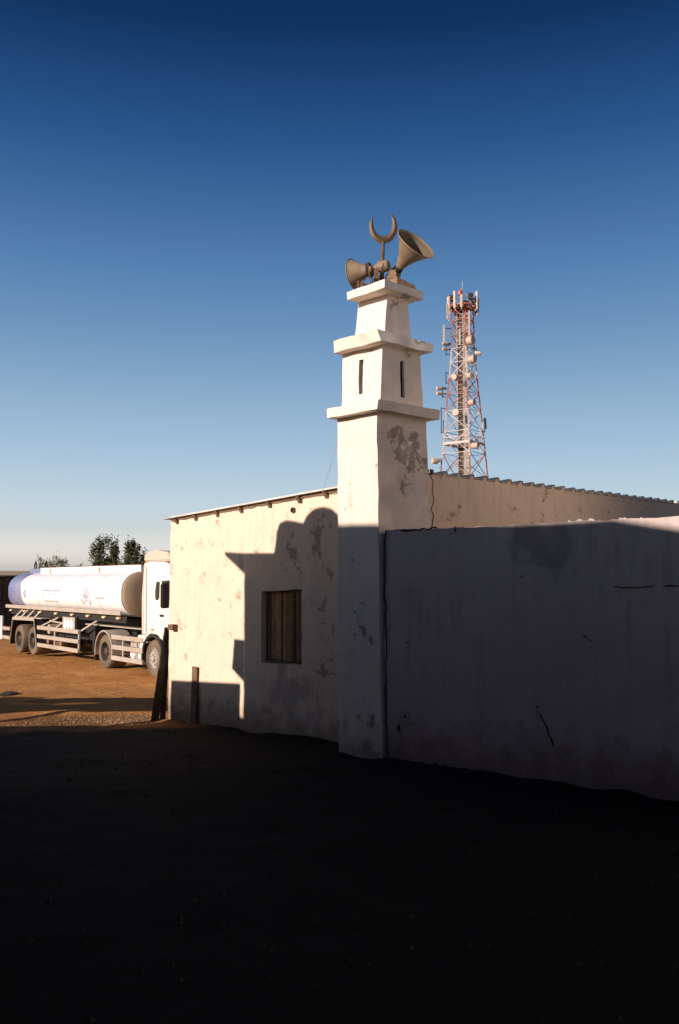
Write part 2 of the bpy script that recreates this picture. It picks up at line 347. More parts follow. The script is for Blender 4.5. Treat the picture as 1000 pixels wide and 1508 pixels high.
g.v = [(x, y, ground_full(x, y)) for y in gy for x in gx]
g.f = [(j * W + i, j * W + i + 1, (j + 1) * W + i + 1, (j + 1) * W + i) for j in range(len(gy) - 1) for i in range(W - 1)]
m, t, p = newmat('packed_earth'); pos = N(t, 'NewGeometry').outputs['Position']
n1 = N(t, 'TexNoise', {'Vector': pos, 'Scale': 0.5, 'Detail': 8.0, 'Roughness': 0.65}).outputs['Fac']
n2 = N(t, 'TexNoise', {'Vector': pos, 'Scale': 5.0, 'Detail': 8.0, 'Roughness': 0.7}).outputs['Fac']
n3 = N(t, 'TexNoise', {'Vector': pos, 'Scale': 38.0, 'Detail': 5.0, 'Roughness': 0.7}).outputs['Fac']
c = mixc(t, ramp(t, n1, 0.35, 0.68), rgb(0.44, 0.19, 0.055), rgb(0.62, 0.30, 0.10))
c = mixc(t, math_(t, 'MULTIPLY', ramp(t, n2, 0.48, 0.66), 0.5), c, rgb(0.32, 0.14, 0.05))
c = mixc(t, math_(t, 'MULTIPLY', ramp(t, n3, 0.52, 0.72), 0.55), c, rgb(0.24, 0.11, 0.045))
# near ground painted almost black as foreground shade; fades out beyond the minaret's foot
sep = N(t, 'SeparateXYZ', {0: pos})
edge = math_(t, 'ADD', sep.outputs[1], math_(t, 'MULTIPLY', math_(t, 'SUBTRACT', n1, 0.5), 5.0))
lane = N(t, 'MapRange', {'Value': edge, 'From Min': 17.0, 'From Max': 14.4, 'To Min': 0.0, 'To Max': 1.0}).outputs[0]  # mask of the painted foreground shade
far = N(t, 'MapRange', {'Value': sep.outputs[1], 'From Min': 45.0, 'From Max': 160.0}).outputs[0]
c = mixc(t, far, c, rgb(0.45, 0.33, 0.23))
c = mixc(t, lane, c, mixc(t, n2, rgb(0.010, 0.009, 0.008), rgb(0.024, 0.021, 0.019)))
t.links.new(c, p.inputs['Base Color']); p.inputs['Roughness'].default_value = 1.0; p.inputs['Specular IOR Level'].default_value = 0.1
h = math_(t, 'ADD', math_(t, 'MULTIPLY', n2, 1.0), math_(t, 'MULTIPLY', n3, 0.35))
t.links.new(N(t, 'Bump', {'Height': h, 'Strength': 0.8, 'Distance': 0.06}).outputs[0], p.inputs['Normal'])
M['earth'] = m
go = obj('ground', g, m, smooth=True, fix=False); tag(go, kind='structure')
# ------------------------------------------------------------------ prayer hall (shed roofed)
HC = Vector((1.2, 11.8, 0)); HL = Vector((-0.7071, 0.7071, 0)); HR = Vector((0.7071, 0.7071, 0))   # corner, along window wall, along eave wall
LEN_L, LEN_R = 6.06, 11.5
def H(a, b, z): q = HC + HL * a + HR * b; return Vector((q.x, q.y, z))
hall = thing('prayer_hall', 'whitewashed flat hall with a corrugated shed roof behind the minaret', 'building', (HC.x, HC.y, -0.05))
def topz(a): return 3.672 - 0.0625 * a
T = 0.22
def wfrac(z, a): return (z + 0.7) / (topz(a) + 0.7)
a0, a1 = 2.515, 3.475                                                   # window along the wall, from the corner
wu0, wu1 = 1 - (a1 - T) / (LEN_L - T), 1 - (a0 - T) / (LEN_L - T)
wl = MB(); masonry(wl, [H(LEN_L, 0, -.7), H(T, 0, -.7), H(T, T, -.7), H(LEN_L, T, -.7)],
                  [H(LEN_L, 0, topz(LEN_L)), H(T, 0, topz(T)), H(T, T, topz(T)), H(LEN_L, T, topz(LEN_L))], 0.1, 0.012,
                  {0: [(wu0, wu1, wfrac(0.94, 3), wfrac(2.085, 3), 0.19)]}, rough_top=0.03)
wall_obj('wall', wl, M['hall'], hall)['label'] = 'window wall with flaking plaster'
wr = MB(); masonry(wr, [H(.062, .004, -.7), H(.062, LEN_R, -.7), H(T - .001, LEN_R, -.7), H(T - .001, .004, -.7)], [H(.062, .004, 3.69), H(.062, LEN_R, 3.69), H(T - .001, LEN_R, 3.67), H(T - .001, .004, 3.67)], 0.15, 0.007)
wall_obj('wall', wr, M['hall'], hall)['label'] = 'high wall under the eave'
wb = MB(); masonry(wb, [H(LEN_L - T, T + .002, -.8), H(LEN_L, T + .002, -.8), H(LEN_L, LEN_R, -.8), H(LEN_L - T, LEN_R, -.8)][::-1], [H(LEN_L - T, T + .002, 3.29), H(LEN_L, T + .002, 3.29), H(LEN_L, LEN_R, 3.29), H(LEN_L - T, LEN_R, 3.29)][::-1], 0.5, 0.01)
wall_obj('wall', wb, M['hall'], hall)['label'] = 'low back wall'
we = MB(); masonry(we, [H(LEN_L - T, LEN_R - T, -.8), H(T, LEN_R - T, -.8), H(T, LEN_R - .002, -.8), H(LEN_L - T, LEN_R - .002, -.8)], [H(LEN_L - T, LEN_R - T, 3.28), H(T, LEN_R - T, 3.64), H(T, LEN_R - .002, 3.64), H(LEN_L - T, LEN_R - .002, 3.28)], 0.5, 0.01)
wall_obj('wall', we, M['hall'], hall)['label'] = 'far end wall'
# corrugated sheets, ridges running down the slope, about three ridges each
PITCH = 0.31; B0, B1 = -0.10, LEN_R + 0.15
prof = [(0.0, 0.0), (0.56, 0.0), (0.60, 0.056), (0.84, 0.056), (0.89, 0.0)]
def roofz(a): return 3.712 - 0.0625 * a
b = B0; si = 0
while b < B1 - 0.2:
    n = 3; pts = []
    for k in range(n):
        for q, hh in prof: pts.append((b + (k + q) * PITCH, hh))
    pts.append((b + n * PITCH + 0.02, 0.003))
    s_ = MB(); lift = 0.004 * (si % 2); lap = random.uniform(-.02, .03)
    rows = [0.05 - lap * 0.3, 2.0, 4.0, LEN_L + 0.12 + lap]; vs = []
    for th in (0.0, 0.006):
        for a in rows:
            for (bb, hh) in pts:
                vs.append(H(a, bb, roofz(a) + hh + th + lift + 0.006 * noise.noise(Vector((a, bb * 2, 4)))))
    w_ = len(pts); nr = len(rows); fs = []
    for th in (0, 1):
        for r in range(nr - 1):
            for k in range(w_ - 1):
                q = [th * nr * w_ + r * w_ + k, th * nr * w_ + r * w_ + k + 1, th * nr * w_ + (r + 1) * w_ + k + 1, th * nr * w_ + (r + 1) * w_ + k]
                fs.append(q)
    o = nr * w_
    for r in (0, nr - 1):
        for k in range(w_ - 1): fs.append((r * w_ + k, r * w_ + k + 1, o + r * w_ + k + 1, o + r * w_ + k))
    for k in (0, w_ - 1):
        for r in range(nr - 1): fs.append((r * w_ + k, (r + 1) * w_ + k, o + (r + 1) * w_ + k, o + r * w_ + k))
    s_.add(vs, fs); obj('roof_sheet', s_, M['sheet'], hall, world=True)
    b += n * PITCH; si += 1
# mortar closing the ridge ends over the eave wall
q = MB(); bb = B0 + .12; pts = []; k = 0
while True:
    done = False
    for u_, hh in prof:
        b_ = B0 + (k + u_) * PITCH
        if b_ > LEN_R: done = True; break
        if b_ > .1: pts.append((b_, hh))
    if done: break
    k += 1
vs = []
for (b_, hh) in pts: vs += [H(.066, b_, 3.66), H(.066, b_, roofz(.07) + hh * .93 - .004), H(.15, b_, roofz(.15) + hh * .93 - .004), H(.15, b_, 3.66)]
q.add(vs, [(4 * i + a, 4 * i + (a + 1) % 4, 4 * i + 4 + (a + 1) % 4, 4 * i + 4 + a) for i in range(len(pts) - 1) for a in range(4)])
obj('eave_bedding', q, M['hall'], hall, world=True)
# purlins: tapered ends showing under the verge
for a in (5.82, 5.25, 4.62, 3.98, 3.25, 2.55, 1.95):
    z = roofz(a) - 0.004; e = random.uniform(0.075, 0.10); q = MB()
    q.hexa([H(a - .035, -.015, z - .11), H(a + .035, -.015, z - .11), H(a + .035, 5, z - .10), H(a - .035, 5, z - .10)],
           [H(a - .035, -e, z - .01), H(a + .035, -e, z - .01), H(a + .035, 5, z), H(a - .035, 5, z)])
    obj('purlin', q, M['wood'], hall, world=True)
# mortar bedding, rough, under the verge
q = MB(); na = 120
for i in range(na + 1):
    a = 0.3 + i * 5.7 / na; z = roofz(a); d = 0.02 * noise.noise(Vector((a * 6, 1, 1)))
    q.v += [tuple(H(a, -.012, z - .055 - d)), tuple(H(a, -.03 + d, z - .02)), tuple(H(a, -.03 + d, z - .002)), tuple(H(a, .1, z - .002)), tuple(H(a, .1, z - .055 - d))]
q.f = [(5 * i + k, 5 * i + (k + 1) % 5, 5 * i + 5 + (k + 1) % 5, 5 * i + 5 + k) for i in range(na) for k in range(5)]
obj('verge_bedding', q, M['mortar'], hall, world=True)
# window: frame, boards, wire mesh, set back in the reveal
def Wp(a, d, z): q = HC + HL * a + HR * d; return (q.x, q.y, z)
win = link('window', MB().hexa([Wp(a0 + .02, .178, .95), Wp(a1 - .02, .178, .95), Wp(a1 - .02, .186, .95), Wp(a0 + .02, .186, .95)], [Wp(a0 + .02, .178, 2.07), Wp(a1 - .02, .178, 2.07), Wp(a1 - .02, .186, 2.07), Wp(a0 + .02, .186, 2.07)]).mesh('window', M['void']), None)
win.data.transform(Matrix.Translation(-Vector(hall.location))); win.parent = hall
bw = (a1 - a0 - .06) / 6
for k in range(6):
    x0 = a0 + .03 + k * bw; dd = (0.125, 0.148, 0.128, 0.150, 0.132, 0.152)[k]; q = MB()
    for j in range(3):                                                 # slightly bowed board
        xa, xb = x0 + .004 + j * (bw - .014) / 3, x0 + .004 + (j + 1) * (bw - .014) / 3; da, db = dd + (.014, 0, 0, .016)[j], dd + (.014, 0, 0, .016)[j + 1]
        q.hexa([Wp(xa, da, .955), Wp(xb, db, .955), Wp(xb, db + .018, .955), Wp(xa, da + .018, .955)], [Wp(xa, da, 2.05), Wp(xb, db, 2.05), Wp(xb, db + .018, 2.05), Wp(xa, da + .018, 2.05)])
    q.v = [tuple(Vector(p) - hall.location) for p in q.v]; obj('shutter_board', q, M['curtain'], win)
for (x0, x1, z0, z1) in ((a0 + .005, a1 - .005, .945, .98), (a0 + .005, a1 - .005, 2.045, 2.08), (a0 + .005, a0 + .035, .98, 2.045), (a1 - .035, a1 - .005, .98, 2.045)):
    dd = .105 if z1 - z0 > .2 or z0 != 1.5 else .112
    q = MB().hexa([Wp(x0, dd, z0), Wp(x1, dd, z0), Wp(x1, dd + .03, z0), Wp(x0, dd + .03, z0)], [Wp(x0, dd, z1), Wp(x1, dd, z1), Wp(x1, dd + .03, z1), Wp(x0, dd + .03, z1)])
    q.v = [tuple(Vector(p) - hall.location) for p in q.v]; obj('frame_bar', q, M['wood'], win)
q = MB()
for k in range(16):
    x = a0 + .05 + k * .028; q.bar(Wp(x, .098, .97), Wp(x, .098, 2.05), .003)
for k in range(38):
    z = .97 + k * .0285; q.bar(Wp(a0 + .03, .095, z), Wp(a0 + .49, .095, z), .003)
q.v = [tuple(Vector(p) - hall.location) for p in q.v]; obj('wire_mesh', q, M['dark_wood'], win)
# vent pipe through the gable
q = MB().lathe([(.045, -.035), (.045, .15), (.036, .15), (.036, -.035)], Wp(2.7, 0, 3.335), HR, 16, close=True)
v_ = obj('vent_pipe', q, M['rust'], hall, world=True)
q = MB().lathe([(.035, .0), (.035, .01)], Wp(2.7, -.02, 3.335), HR, 16); q.v = [tuple(Vector(p) - hall.location) for p in q.v]; obj('vent_mouth_dark', q, M['void'], v_)
# timber block bedded in the wall near its corner
q = MB().box(-.075, .075, -.05, .10, -.05, .05)
mt = Matrix.Translation(Vector(Wp(5.86, -.02, 1.385)) - hall.location) @ Matrix.Rotation(R_(135), 4, 'Z')
q.v = [tuple(mt @ Vector(p)) for p in q.v]; obj('timber_block', q, M['wood'], hall, bevel=.006)

def crack(parent, pts, w, name='crack'):
    """thin ragged sliver following a polyline on a wall; pts already stand on the surface"""
    q = MB(); pts = [Vector(p) for p in pts]; fine = []
    for i in range(len(pts) - 1):
        m_ = max(2, int((pts[i + 1] - pts[i]).length / .035))
        for k in range(m_): fine.append(pts[i].lerp(pts[i + 1], k / m_))
    fine.append(pts[-1]); d0 = (pts[-1] - pts[0]).normalized(); vs = []
    out = Vector((cam_o.location - pts[0]).to_tuple()).normalized()
    hz = Vector((0, 0, 1)) if abs(d0.z) < .5 else None
    for i, p_ in enumerate(fine):
        side = hz if hz else Vector(parent['crack_side'])
        j = side * noise.noise(p_ * 11) * w * 1.6; k = w * (.45 + .7 * abs(noise.noise(p_ * 6 + Vector((3, 3, 3)))))
        if i in (0, len(fine) - 1): k *= .2
        n_ = Vector(parent['crack_normal']) * .014
        vs += [p_ + j - side * k + n_ * .3, p_ + j + n_, p_ + j + side * k + n_ * .3, p_ + j - n_ * 1.5]
    fs = [(4 * i + a, 4 * i + (a + 1) % 4, 4 * i + 4 + (a + 1) % 4, 4 * i + 4 + a) for i in range(len(fine) - 1) for a in range(4)]
    q.add(vs, fs); return obj(name, q, M['crack'], parent, world=True)
hall['crack_side'] = (.707, .707, 0); hall['crack_normal'] = (.30, -.30, 0)
crack(hall, [H(.06, .10, 3.70), H(.06, .165, 3.60), H(.06, .15, 3.48), H(.06, .175, 3.36), H(.06, .125, 3.24), H(.06, .165, 3.12), H(.06, .13, 3.0), H(.06, .12, 2.6)], .013)

# ------------------------------------------------------------------ minaret
mina = thing('minaret', 'white stepped plaster minaret with three ledges at the corner of the hall', 'minaret', (0.6, 11.8, -.02))
def tier(name, q0, z0, q1, z1, holes=None, label=None, step=.09, amp=.010, rough=0):
    mb = MB(); masonry(mb, [(x, y, z0) for x, y in q0], [(x, y, z1) for x, y in q1], step, amp, holes, rough)
    o = wall_obj(name, mb, M['minaret'], mina)
    if label: o['label'] = label
    return o
tier('shaft', [(0.534, 11.200), (1.259, 11.877), (0.716, 12.459), (-0.009, 11.782)], -.35, [(0.480, 11.230), (1.181, 11.884), (0.674, 12.428), (-0.027, 11.774)], 4.46, step=.1, amp=.013)
tier('ledge', [(0.475, 11.020), (1.351, 11.837), (0.712, 12.521), (-0.164, 11.705)], 4.43, [(0.497, 11.020), (1.359, 11.825), (0.689, 12.543), (-0.173, 11.738)], 4.56, label='lowest and widest ledge')
slot = lambda a, b_: (a, b_, .22, .78, .17)
tier('tier', [(0.524, 11.300), (1.144, 11.878), (0.647, 12.411), (0.028, 11.832)], 4.50, [(0.562, 11.330), (1.089, 11.821), (0.569, 12.378), (0.043, 11.887)], 5.38,
     {3: [(.44, .54, .26, .80, .20)], 0: [(.46, .56, .22, .77, .20)]}, label='middle tier with narrow slots')
tier('ledge', [(0.538, 11.120), (1.250, 11.784), (0.629, 12.450), (-0.083, 11.786)], 5.335, [(0.490, 11.120), (1.280, 11.875), (0.730, 12.467), (-0.082, 11.715)], 5.485, label='middle ledge with chipped edge', amp=.016)
tier('tier', [(0.591, 11.450), (0.973, 11.807), (0.577, 12.231), (0.195, 11.874)], 5.45, [(0.640, 11.500), (0.921, 11.763), (0.543, 12.169), (0.261, 11.906)], 6.08, label='small top tier with grey bare patch')
tier('ledge', [(0.589, 11.220), (1.130, 11.724), (0.641, 12.247), (0.101, 11.743)], 6.055, [(0.590, 11.220), (1.130, 11.724), (0.637, 12.253), (0.097, 11.749)], 6.165, label='topmost ledge')

for (x, y, nx, ny, d) in ((.30, 11.585, -.73, -.68, .10), (.835, 11.585, .68, -.73, .04)):
    q = MB(); tx, ty = -ny, nx; x -= nx * d; y -= ny * d
    q.hexa([(x - tx * .07, y - ty * .07, 4.66), (x + tx * .07, y + ty * .07, 4.66), (x + tx * .07 - nx * .02, y + ty * .07 - ny * .02, 4.66), (x - tx * .07 - nx * .02, y - ty * .07 - ny * .02, 4.66)],
           [(x - tx * .07, y - ty * .07, 5.28), (x + tx * .07, y + ty * .07, 5.28), (x + tx * .07 - nx * .02, y + ty * .07 - ny * .02, 5.28), (x - tx * .07 - nx * .02, y - ty * .07 - ny * .02, 5.28)])
    obj('slot_dark_plate', q, M['void'], mina, world=True)  # near-black plates painted as the dark inside the slots
# on top: mortar block, crescent, two horns
blk = thing('mortar_block', 'rough brown mortar block on top of the minaret under the crescent', 'block', (.72, 11.75, 6.16))
mb = MB(); masonry(mb, [(.60, 11.62, 6.15), (.78, 11.56, 6.15), (1.06, 11.78, 6.15), (.72, 12.0, 6.15)], [(.63, 11.67, 6.36), (.77, 11.60, 6.33), (1.03, 11.78, 6.27), (.72, 11.96, 6.34)], .035, .022)
wall_obj('block', mb, M['mortar'], blk)
mb = MB(); masonry(mb, [(.63, 11.64, 6.31), (.76, 11.60, 6.31), (.84, 11.75, 6.30), (.68, 11.82, 6.31)], [(.67, 11.69, 6.45), (.74, 11.67, 6.44), (.79, 11.74, 6.42), (.70, 11.78, 6.46)], .03, .02)
wall_obj('lump', mb, M['mortar'], blk)
cres = thing('crescent_finial', 'weathered metal crescent on a short pole above the minaret', 'finial', (.58, 11.85, 6.33))
obj('pole', MB().tube([(.575, 11.85, 6.15), (.585, 11.85, 6.6), (.60, 11.85, 6.90)], [.035, .03, .024], 10), M['rust'], cres, world=True, smooth=True)
q = MB(); ns = 40; cx, cz = .602, 7.105; Rv = .195; tilt = R_(8)
for i in range(ns + 1):
    a = R_(-90) + (i / ns * 2 - 1) * R_(139); k = math.cos((i / ns * 2 - 1) * math.pi / 2); th = .100 * max(k, 0) ** .62 + .004
    ca_, sa_ = math.cos(a + tilt), math.sin(a + tilt); d = .018 * (0.35 + .65 * max(k, 0) ** .5)
    o_ = Vector((cx + ca_ * Rv, 11.85, cz + sa_ * Rv * 1.18)); in_ = Vector((cx + ca_ * (Rv - th), 11.85, cz + sa_ * (Rv * 1.18 - th))); mid_ = (o_ + in_) / 2
    q.v += [tuple(o_), tuple(mid_ + Vector((0, -d, 0))), tuple(in_), tuple(mid_ + Vector((0, d, 0)))]
q.f = [(4 * i + k, 4 * i + (k + 1) % 4, 4 * i + 4 + (k + 1) % 4, 4 * i + 4 + k) for i in range(ns) for k in range(4)] + [(0, 1, 2, 3), (4 * ns + 3, 4 * ns + 2, 4 * ns + 1, 4 * ns)]
obj('crescent', q, M['brass'], cres, world=True)

def horn(mouth, ax, rad, length, label, grow):
    ax = Vector(ax).normalized(); mouth = Vector(mouth); th = mouth - ax * length
    t_ = thing('horn_loudspeaker', label, 'loudspeaker', tuple(th), group='horn loudspeakers on the minaret')
    pr = [(rad * (.20 + .80 * (k / 14) ** grow), length * k / 14) for k in range(15)]
    prof_ = pr + [(rad + .012, length + .002), (rad + .008, length + .012), (rad - .006, length + .006)] + [(r - .004, h - .002) for r, h in pr[::-1][1:]]
    obj('bell_shade', MB().lathe([(r - .006, h - .001) for r, h in pr] + [(r - .009, h - .001) for r, h in pr[::-1]], th, ax, 40, close=True), M['horn_shade'], t_, world=True, smooth=True)  # inner face coloured dark as if shaded
    obj('bell', MB().lathe(prof_, th, ax, 40, close=True), M['horn'], t_, world=True, smooth=True)
    obj('throat', MB().lathe([(.0, -.02), (rad * .23, -.02), (rad * .23, .05), (.0, .05)], th, ax, 20), M['black_steel'], t_, world=True, smooth=True)
    obj('phase_plug', MB().lathe([(rad * .10, .05), (rad * .17, length * .30), (rad * .15, length * .42), (.005, length * .46)], th, ax, 16), M['horn'], t_, world=True, smooth=True)
    return t_, th, ax
h1, th, ax = horn((1.03, 11.66, 6.80), (.52, -.60, .60), .285, .44, 'larger horn loudspeaker tilted up to the right beside the crescent', 1.7)
obj('driver', MB().lathe([(.0, -.20), (.07, -.20), (.085, -.18), (.085, -.04), (.06, -.02), (.0, -.02)], th, ax, 20), M['mortar'], h1, world=True, smooth=True)
obj('bracket', MB().bar(th + Vector((-.05, -.04, -.02)), (.70, 11.70, 6.38), .05, .02), M['rust'], h1, world=True)
h2, th, ax = horn((.20, 12.10, 6.535), (-.86, .50, -.06), .205, .34, 'smaller horn loudspeaker facing away to the left of the crescent', 1.5)
obj('driver', MB().lathe([(.0, -.21), (.06, -.21), (.082, -.18), (.082, -.07), (.055, -.04), (.05, .0), (.0, .0)], th, ax, 20), M['horn'], h2, world=True, smooth=True)
obj('clamp', MB().lathe([(.064, .08), (.105, .08), (.105, .105), (.064, .105)], th, ax, 20, close=True), M['black_steel'], h2, world=True)
obj('bracket', MB().bar((.385, 11.80, 6.58), (.43, 11.80, 6.27), .065, .014), M['rust'], h2, world=True)
obj('bracket', MB().bar((.43, 11.86, 6.56), (.47, 11.88, 6.15), .03, .012), M['rust'], h2, world=True)
obj('mounting_plate', MB().box(.47, .53, 11.76, 11.90, 6.36, 6.50), M['rust'], h2, world=True)
obj('speaker_cable', MB().tube([(.60, 11.72, 6.55), (.56, 11.68, 6.42), (.50, 11.66, 6.22), (.44, 11.66, 6.18), (.36, 11.70, 6.18)], .008, 6), M['rubber'], h2, world=True)
for x, y in ((.245, 11.86), (.30, 11.84)): obj('stand_leg', MB().bar((x, y, 6.15), (x + .01, y + .04, 6.37), .026), M['rust'], h2, world=True)
obj('cross_bar', MB().tube([(.28, 11.9, 6.33), (.45, 11.86, 6.30), (.575, 11.85, 6.33)], .016, 8), M['rust'], h2, world=True)

# thin wire down from the minaret to the hall roof
tag(obj('wire', MB().tube([(-.03, 11.9, 4.15), (-.13, 12.3, 3.85), (-.235, 12.9, 3.60), (-.26, 13.3, 3.55)], .0035, 5), M['wire']), 'thin pale wire hanging from the minaret down to the hall roof', 'wire')

# ------------------------------------------------------------------ boundary wall
BD = Vector((.848, -.53, 0)).normalized(); BN = Vector((.53, .848, 0)).normalized(); BO = Vector((.572, 11.195, 0))
def Bw(a, d, z): q = BO + BD * a + BN * d; return Vector((q.x, q.y, z))
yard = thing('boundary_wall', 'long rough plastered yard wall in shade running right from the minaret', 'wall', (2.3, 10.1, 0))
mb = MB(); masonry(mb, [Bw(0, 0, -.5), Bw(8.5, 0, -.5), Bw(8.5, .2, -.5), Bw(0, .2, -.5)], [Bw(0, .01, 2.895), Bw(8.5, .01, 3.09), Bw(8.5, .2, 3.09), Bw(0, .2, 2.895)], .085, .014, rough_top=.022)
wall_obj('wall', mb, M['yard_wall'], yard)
yard['crack_side'] = tuple(BD); yard['crack_normal'] = tuple(-BN)
crack(yard, [Bw(.012, 0, 2.9), Bw(.0, 0, 2.2), Bw(.02, 0, 1.5), Bw(.015, 0, .8), Bw(.03, 0, .05)], .013)
for pts, w in (([Bw(.22, 0, 2.90), Bw(.45, 0, 2.905), Bw(.75, 0, 2.925)], .016), ([Bw(.98, 0, 2.93), Bw(.99, 0, 2.86)], .02), ([Bw(1.06, 0, 2.93), Bw(1.13, 0, 2.88)], .012),
               ([Bw(2.0, 0, .79), Bw(2.09, 0, .60), Bw(2.17, 0, .42)], .016), ([Bw(1.98, 0, .865), Bw(1.985, 0, .84)], .016),
               ([Bw(.27, 0, 1.51), Bw(.36, 0, 1.50)], .012), ([Bw(.19, 0, .50), Bw(.20, 0, .40)], .03), ([Bw(.28, 0, .62), Bw(.285, 0, .58)], .014),
               ([Bw(2.86, 0, 2.22), Bw(3.1, 0, 2.215), Bw(3.3, 0, 2.235)], .008), ([Bw(3.38, 0, 2.235), Bw(3.7, 0, 2.25), Bw(3.95, 0, 2.26), Bw(4.3, 0, 2.25)], .010)):
    crack(yard, pts, w)
# loose crumbs of mortar along the wall top
for k in range(9):
    a = random.uniform(2.3, 3.3); r = random.uniform(.008, .028); q = MB()
    masonry(q, [Bw(a - r * 2, .06, 2.94), Bw(a + r * 2, .06, 2.94), Bw(a + r * 2, .14, 2.94), Bw(a - r * 2, .14, 2.94)], [Bw(a - r, .08, 2.96 + r), Bw(a + r, .08, 2.95 + r), Bw(a + r, .12, 2.95 + r), Bw(a - r, .12, 2.96 + r)], .05, .008)
    wall_obj('mortar_crumb', q, M['yard_wall'], yard)

# ------------------------------------------------------------------ boards by the hall corner
def board(label, a, b_, w, th, mat, up):
    q = MB().bar(a, b_, w, th, up); o = obj('leaning_board', q, mat, bevel=.004)
    return tag(o, label, 'board')
board('dark plank leaning on the far corner of the hall wall', (-3.31, 16.0, -.32), (-3.12, 16.2, 1.36), .05, .14, M['dark_wood'], (.75, .66, 0))
board('black upright plank between the leaning plank and the hall corner', (-3.19, 16.12, -.32), (-3.145, 16.16, 1.0), .04, .10, M['dark_wood'], (.75, .66, 0))
q = MB().bar(Vector((-2.50, 15.48, -.35)) - HR * .03, Vector((-2.49, 15.47, .735)) - HR * .02, .03, .15, (-.7, .7, 0)); q.bar(Vector((-2.53, 15.51, .3)) - HR * .05, Vector((-2.46, 15.44, .3)) - HR * .05, .02, .05)
tag(obj('short_board', q, M['wood'], bevel=.005), 'short brown board standing against the sunlit hall wall', 'board')

# ------------------------------------------------------------------ telecom tower
TX, TY, TZ = 11.35, 80.0, -0.75
tower = thing('telecom_tower', 'red and white lattice telecom tower with dishes behind the hall roof', 'tower', (TX, TY, TZ))
TB = lambda x, y, z: (TX + x, TY + y, z)
def half(z):
    for (z0, h0), (z1, h1) in (((-1, 3.35), (11, 2.2)), ((11, 2.2), (21.4, 1.16)), ((21.4, 1.16), (23.5, 1.0)), ((23.5, 1.0), (30, .98))):
        if z <= z1: return h0 + (h1 - h0) * (z - z0) / (z1 - z0)
    return .98
RA = R_(6)
def leg(i, z):
    a = RA + i * math.pi / 2; h_ = half(z); return TB(h_ * math.cos(a), h_ * math.sin(a), z)
bands = [(-.75, 4.5, 'tower_white'), (4.5, 12.6, 'tower_red'), (12.6, 16.9, 'tower_white'), (16.9, 20.0, 'tower_red'), (20.0, 22.7, 'tower_white'), (22.7, 26.9, 'tower_red')]
for z0, z1, mm in bands:
    for i in range(4): obj('leg', MB().bar(leg(i, z0), leg(i, z1 + .02), .115), M[mm], tower, world=True)
def bandmat(z):
    for z0, z1, mm in bands:
        if z0 <= z < z1: return M[mm]
    return M['tower_red']
lv = [-.75, 2.6, 5.6, 8.4, 10.7, 13.0, 15.0, 16.9, 18.5, 20.0, 21.4, 22.7, 24.0, 25.3, 26.6]
for k in range(len(lv) - 1):
    z0, z1 = lv[k], lv[k + 1]; mm = bandmat((z0 + z1) / 2)
    for i in range(4):
        j = (i + 1) % 4
        obj('brace', MB().bar(leg(i, z0), leg(j, z1), .05), mm, tower, world=True)
        obj('brace', MB().bar(leg(j, z0), leg(i, z1), .05), mm, tower, world=True)
        obj('girt', MB().bar(leg(i, z1), leg(j, z1), .045), bandmat(z1 - .3), tower, world=True)
# working platform half way up
for i in range(4):
    a, b_ = Vector(leg(i, 13.9)), Vector(leg((i + 1) % 4, 13.9))
    obj('platform_beam', MB().bar(a, b_, .12, .22), M['tower_white'], tower, world=True)
    q = MB(); 
    for k in range(9): c_ = a.lerp(b_, k / 8); q.bar(c_, c_ + Vector((0, 0, .55)), .04)
    q.bar(a + Vector((0, 0, .55)), b_ + Vector((0, 0, .55)), .05); obj('railing', q, M['tower_white'], tower, world=True)
# cable ladder up the middle and round feeder bundle
q = MB()
for s_ in (-.28, .28): q.bar(TB(-.25 + s_, .1, -.7), TB(-.25 + s_, .1, 27), .09)
for k in range(66): q.bar(TB(-.53, .1, -.5 + k * .415), TB(.03, .1, -.5 + k * .415), .05)
obj('ladder', q, M['grey_metal'], tower, world=True)
for s_ in (-.38, -.22, -.06): obj('feeder_cable', MB().tube([TB(s_, .22, -.7), TB(s_, .22, 26.5)], .085, 6), M['cable'], tower, world=True)
obj('feeder_tray', MB().bar(TB(.25, -.3, -.7), TB(.25, -.3, 26), .20, .3), M['grey_metal'], tower, world=True)
# head frame
q = MB(); hr = 1.32; ring = [TB(hr * math.cos(k * math.pi / 6), hr * math.sin(k * math.pi / 6), 26.6) for k in range(12)]
for k in range(12): q.bar(ring[k], ring[(k + 1) % 12], .12, .16); q.bar(TB(0, 0, 26.5), ring[k], .1, .12)
for k in range(12): q.bar(Vector(ring[k]) + Vector((0, 0, .55)), Vector(ring[(k + 1) % 12]) + Vector((0, 0, .55)), .05)
obj('head_frame', q, M['tower_red'], tower, world=True)
for k, (an, z0, ln) in enumerate(((184, 25.4, 1.5), (205, 26.2, 1.3), (232, 26.2, 1.6), (258, 26.2, 1.2), (330, 26.2, 1.7), (352, 25.9, 1.5), (20, 26.0, 1.4), (60, 26.2, 1.5), (110, 26.2, 1.5), (150, 26.2, 1.6))):
    a = R_(an); x, y = 1.42 * math.cos(a), 1.42 * math.sin(a)
    e_ = MB().bar(TB(x, y, z0), TB(x * 1.02, y * 1.02, z0 + ln), .22, .12, (math.cos(a), math.sin(a), 0)); pa = obj('panel_antenna', e_, M['panel'], tower, world=True, bevel=.03)
    q = MB().tube([TB(x * .9, y * .9, z0 - .1), TB(x * .9, y * .9, z0 + ln)], .05, 6); obj('antenna_pole', q, M['grey_metal'], tower, world=True)
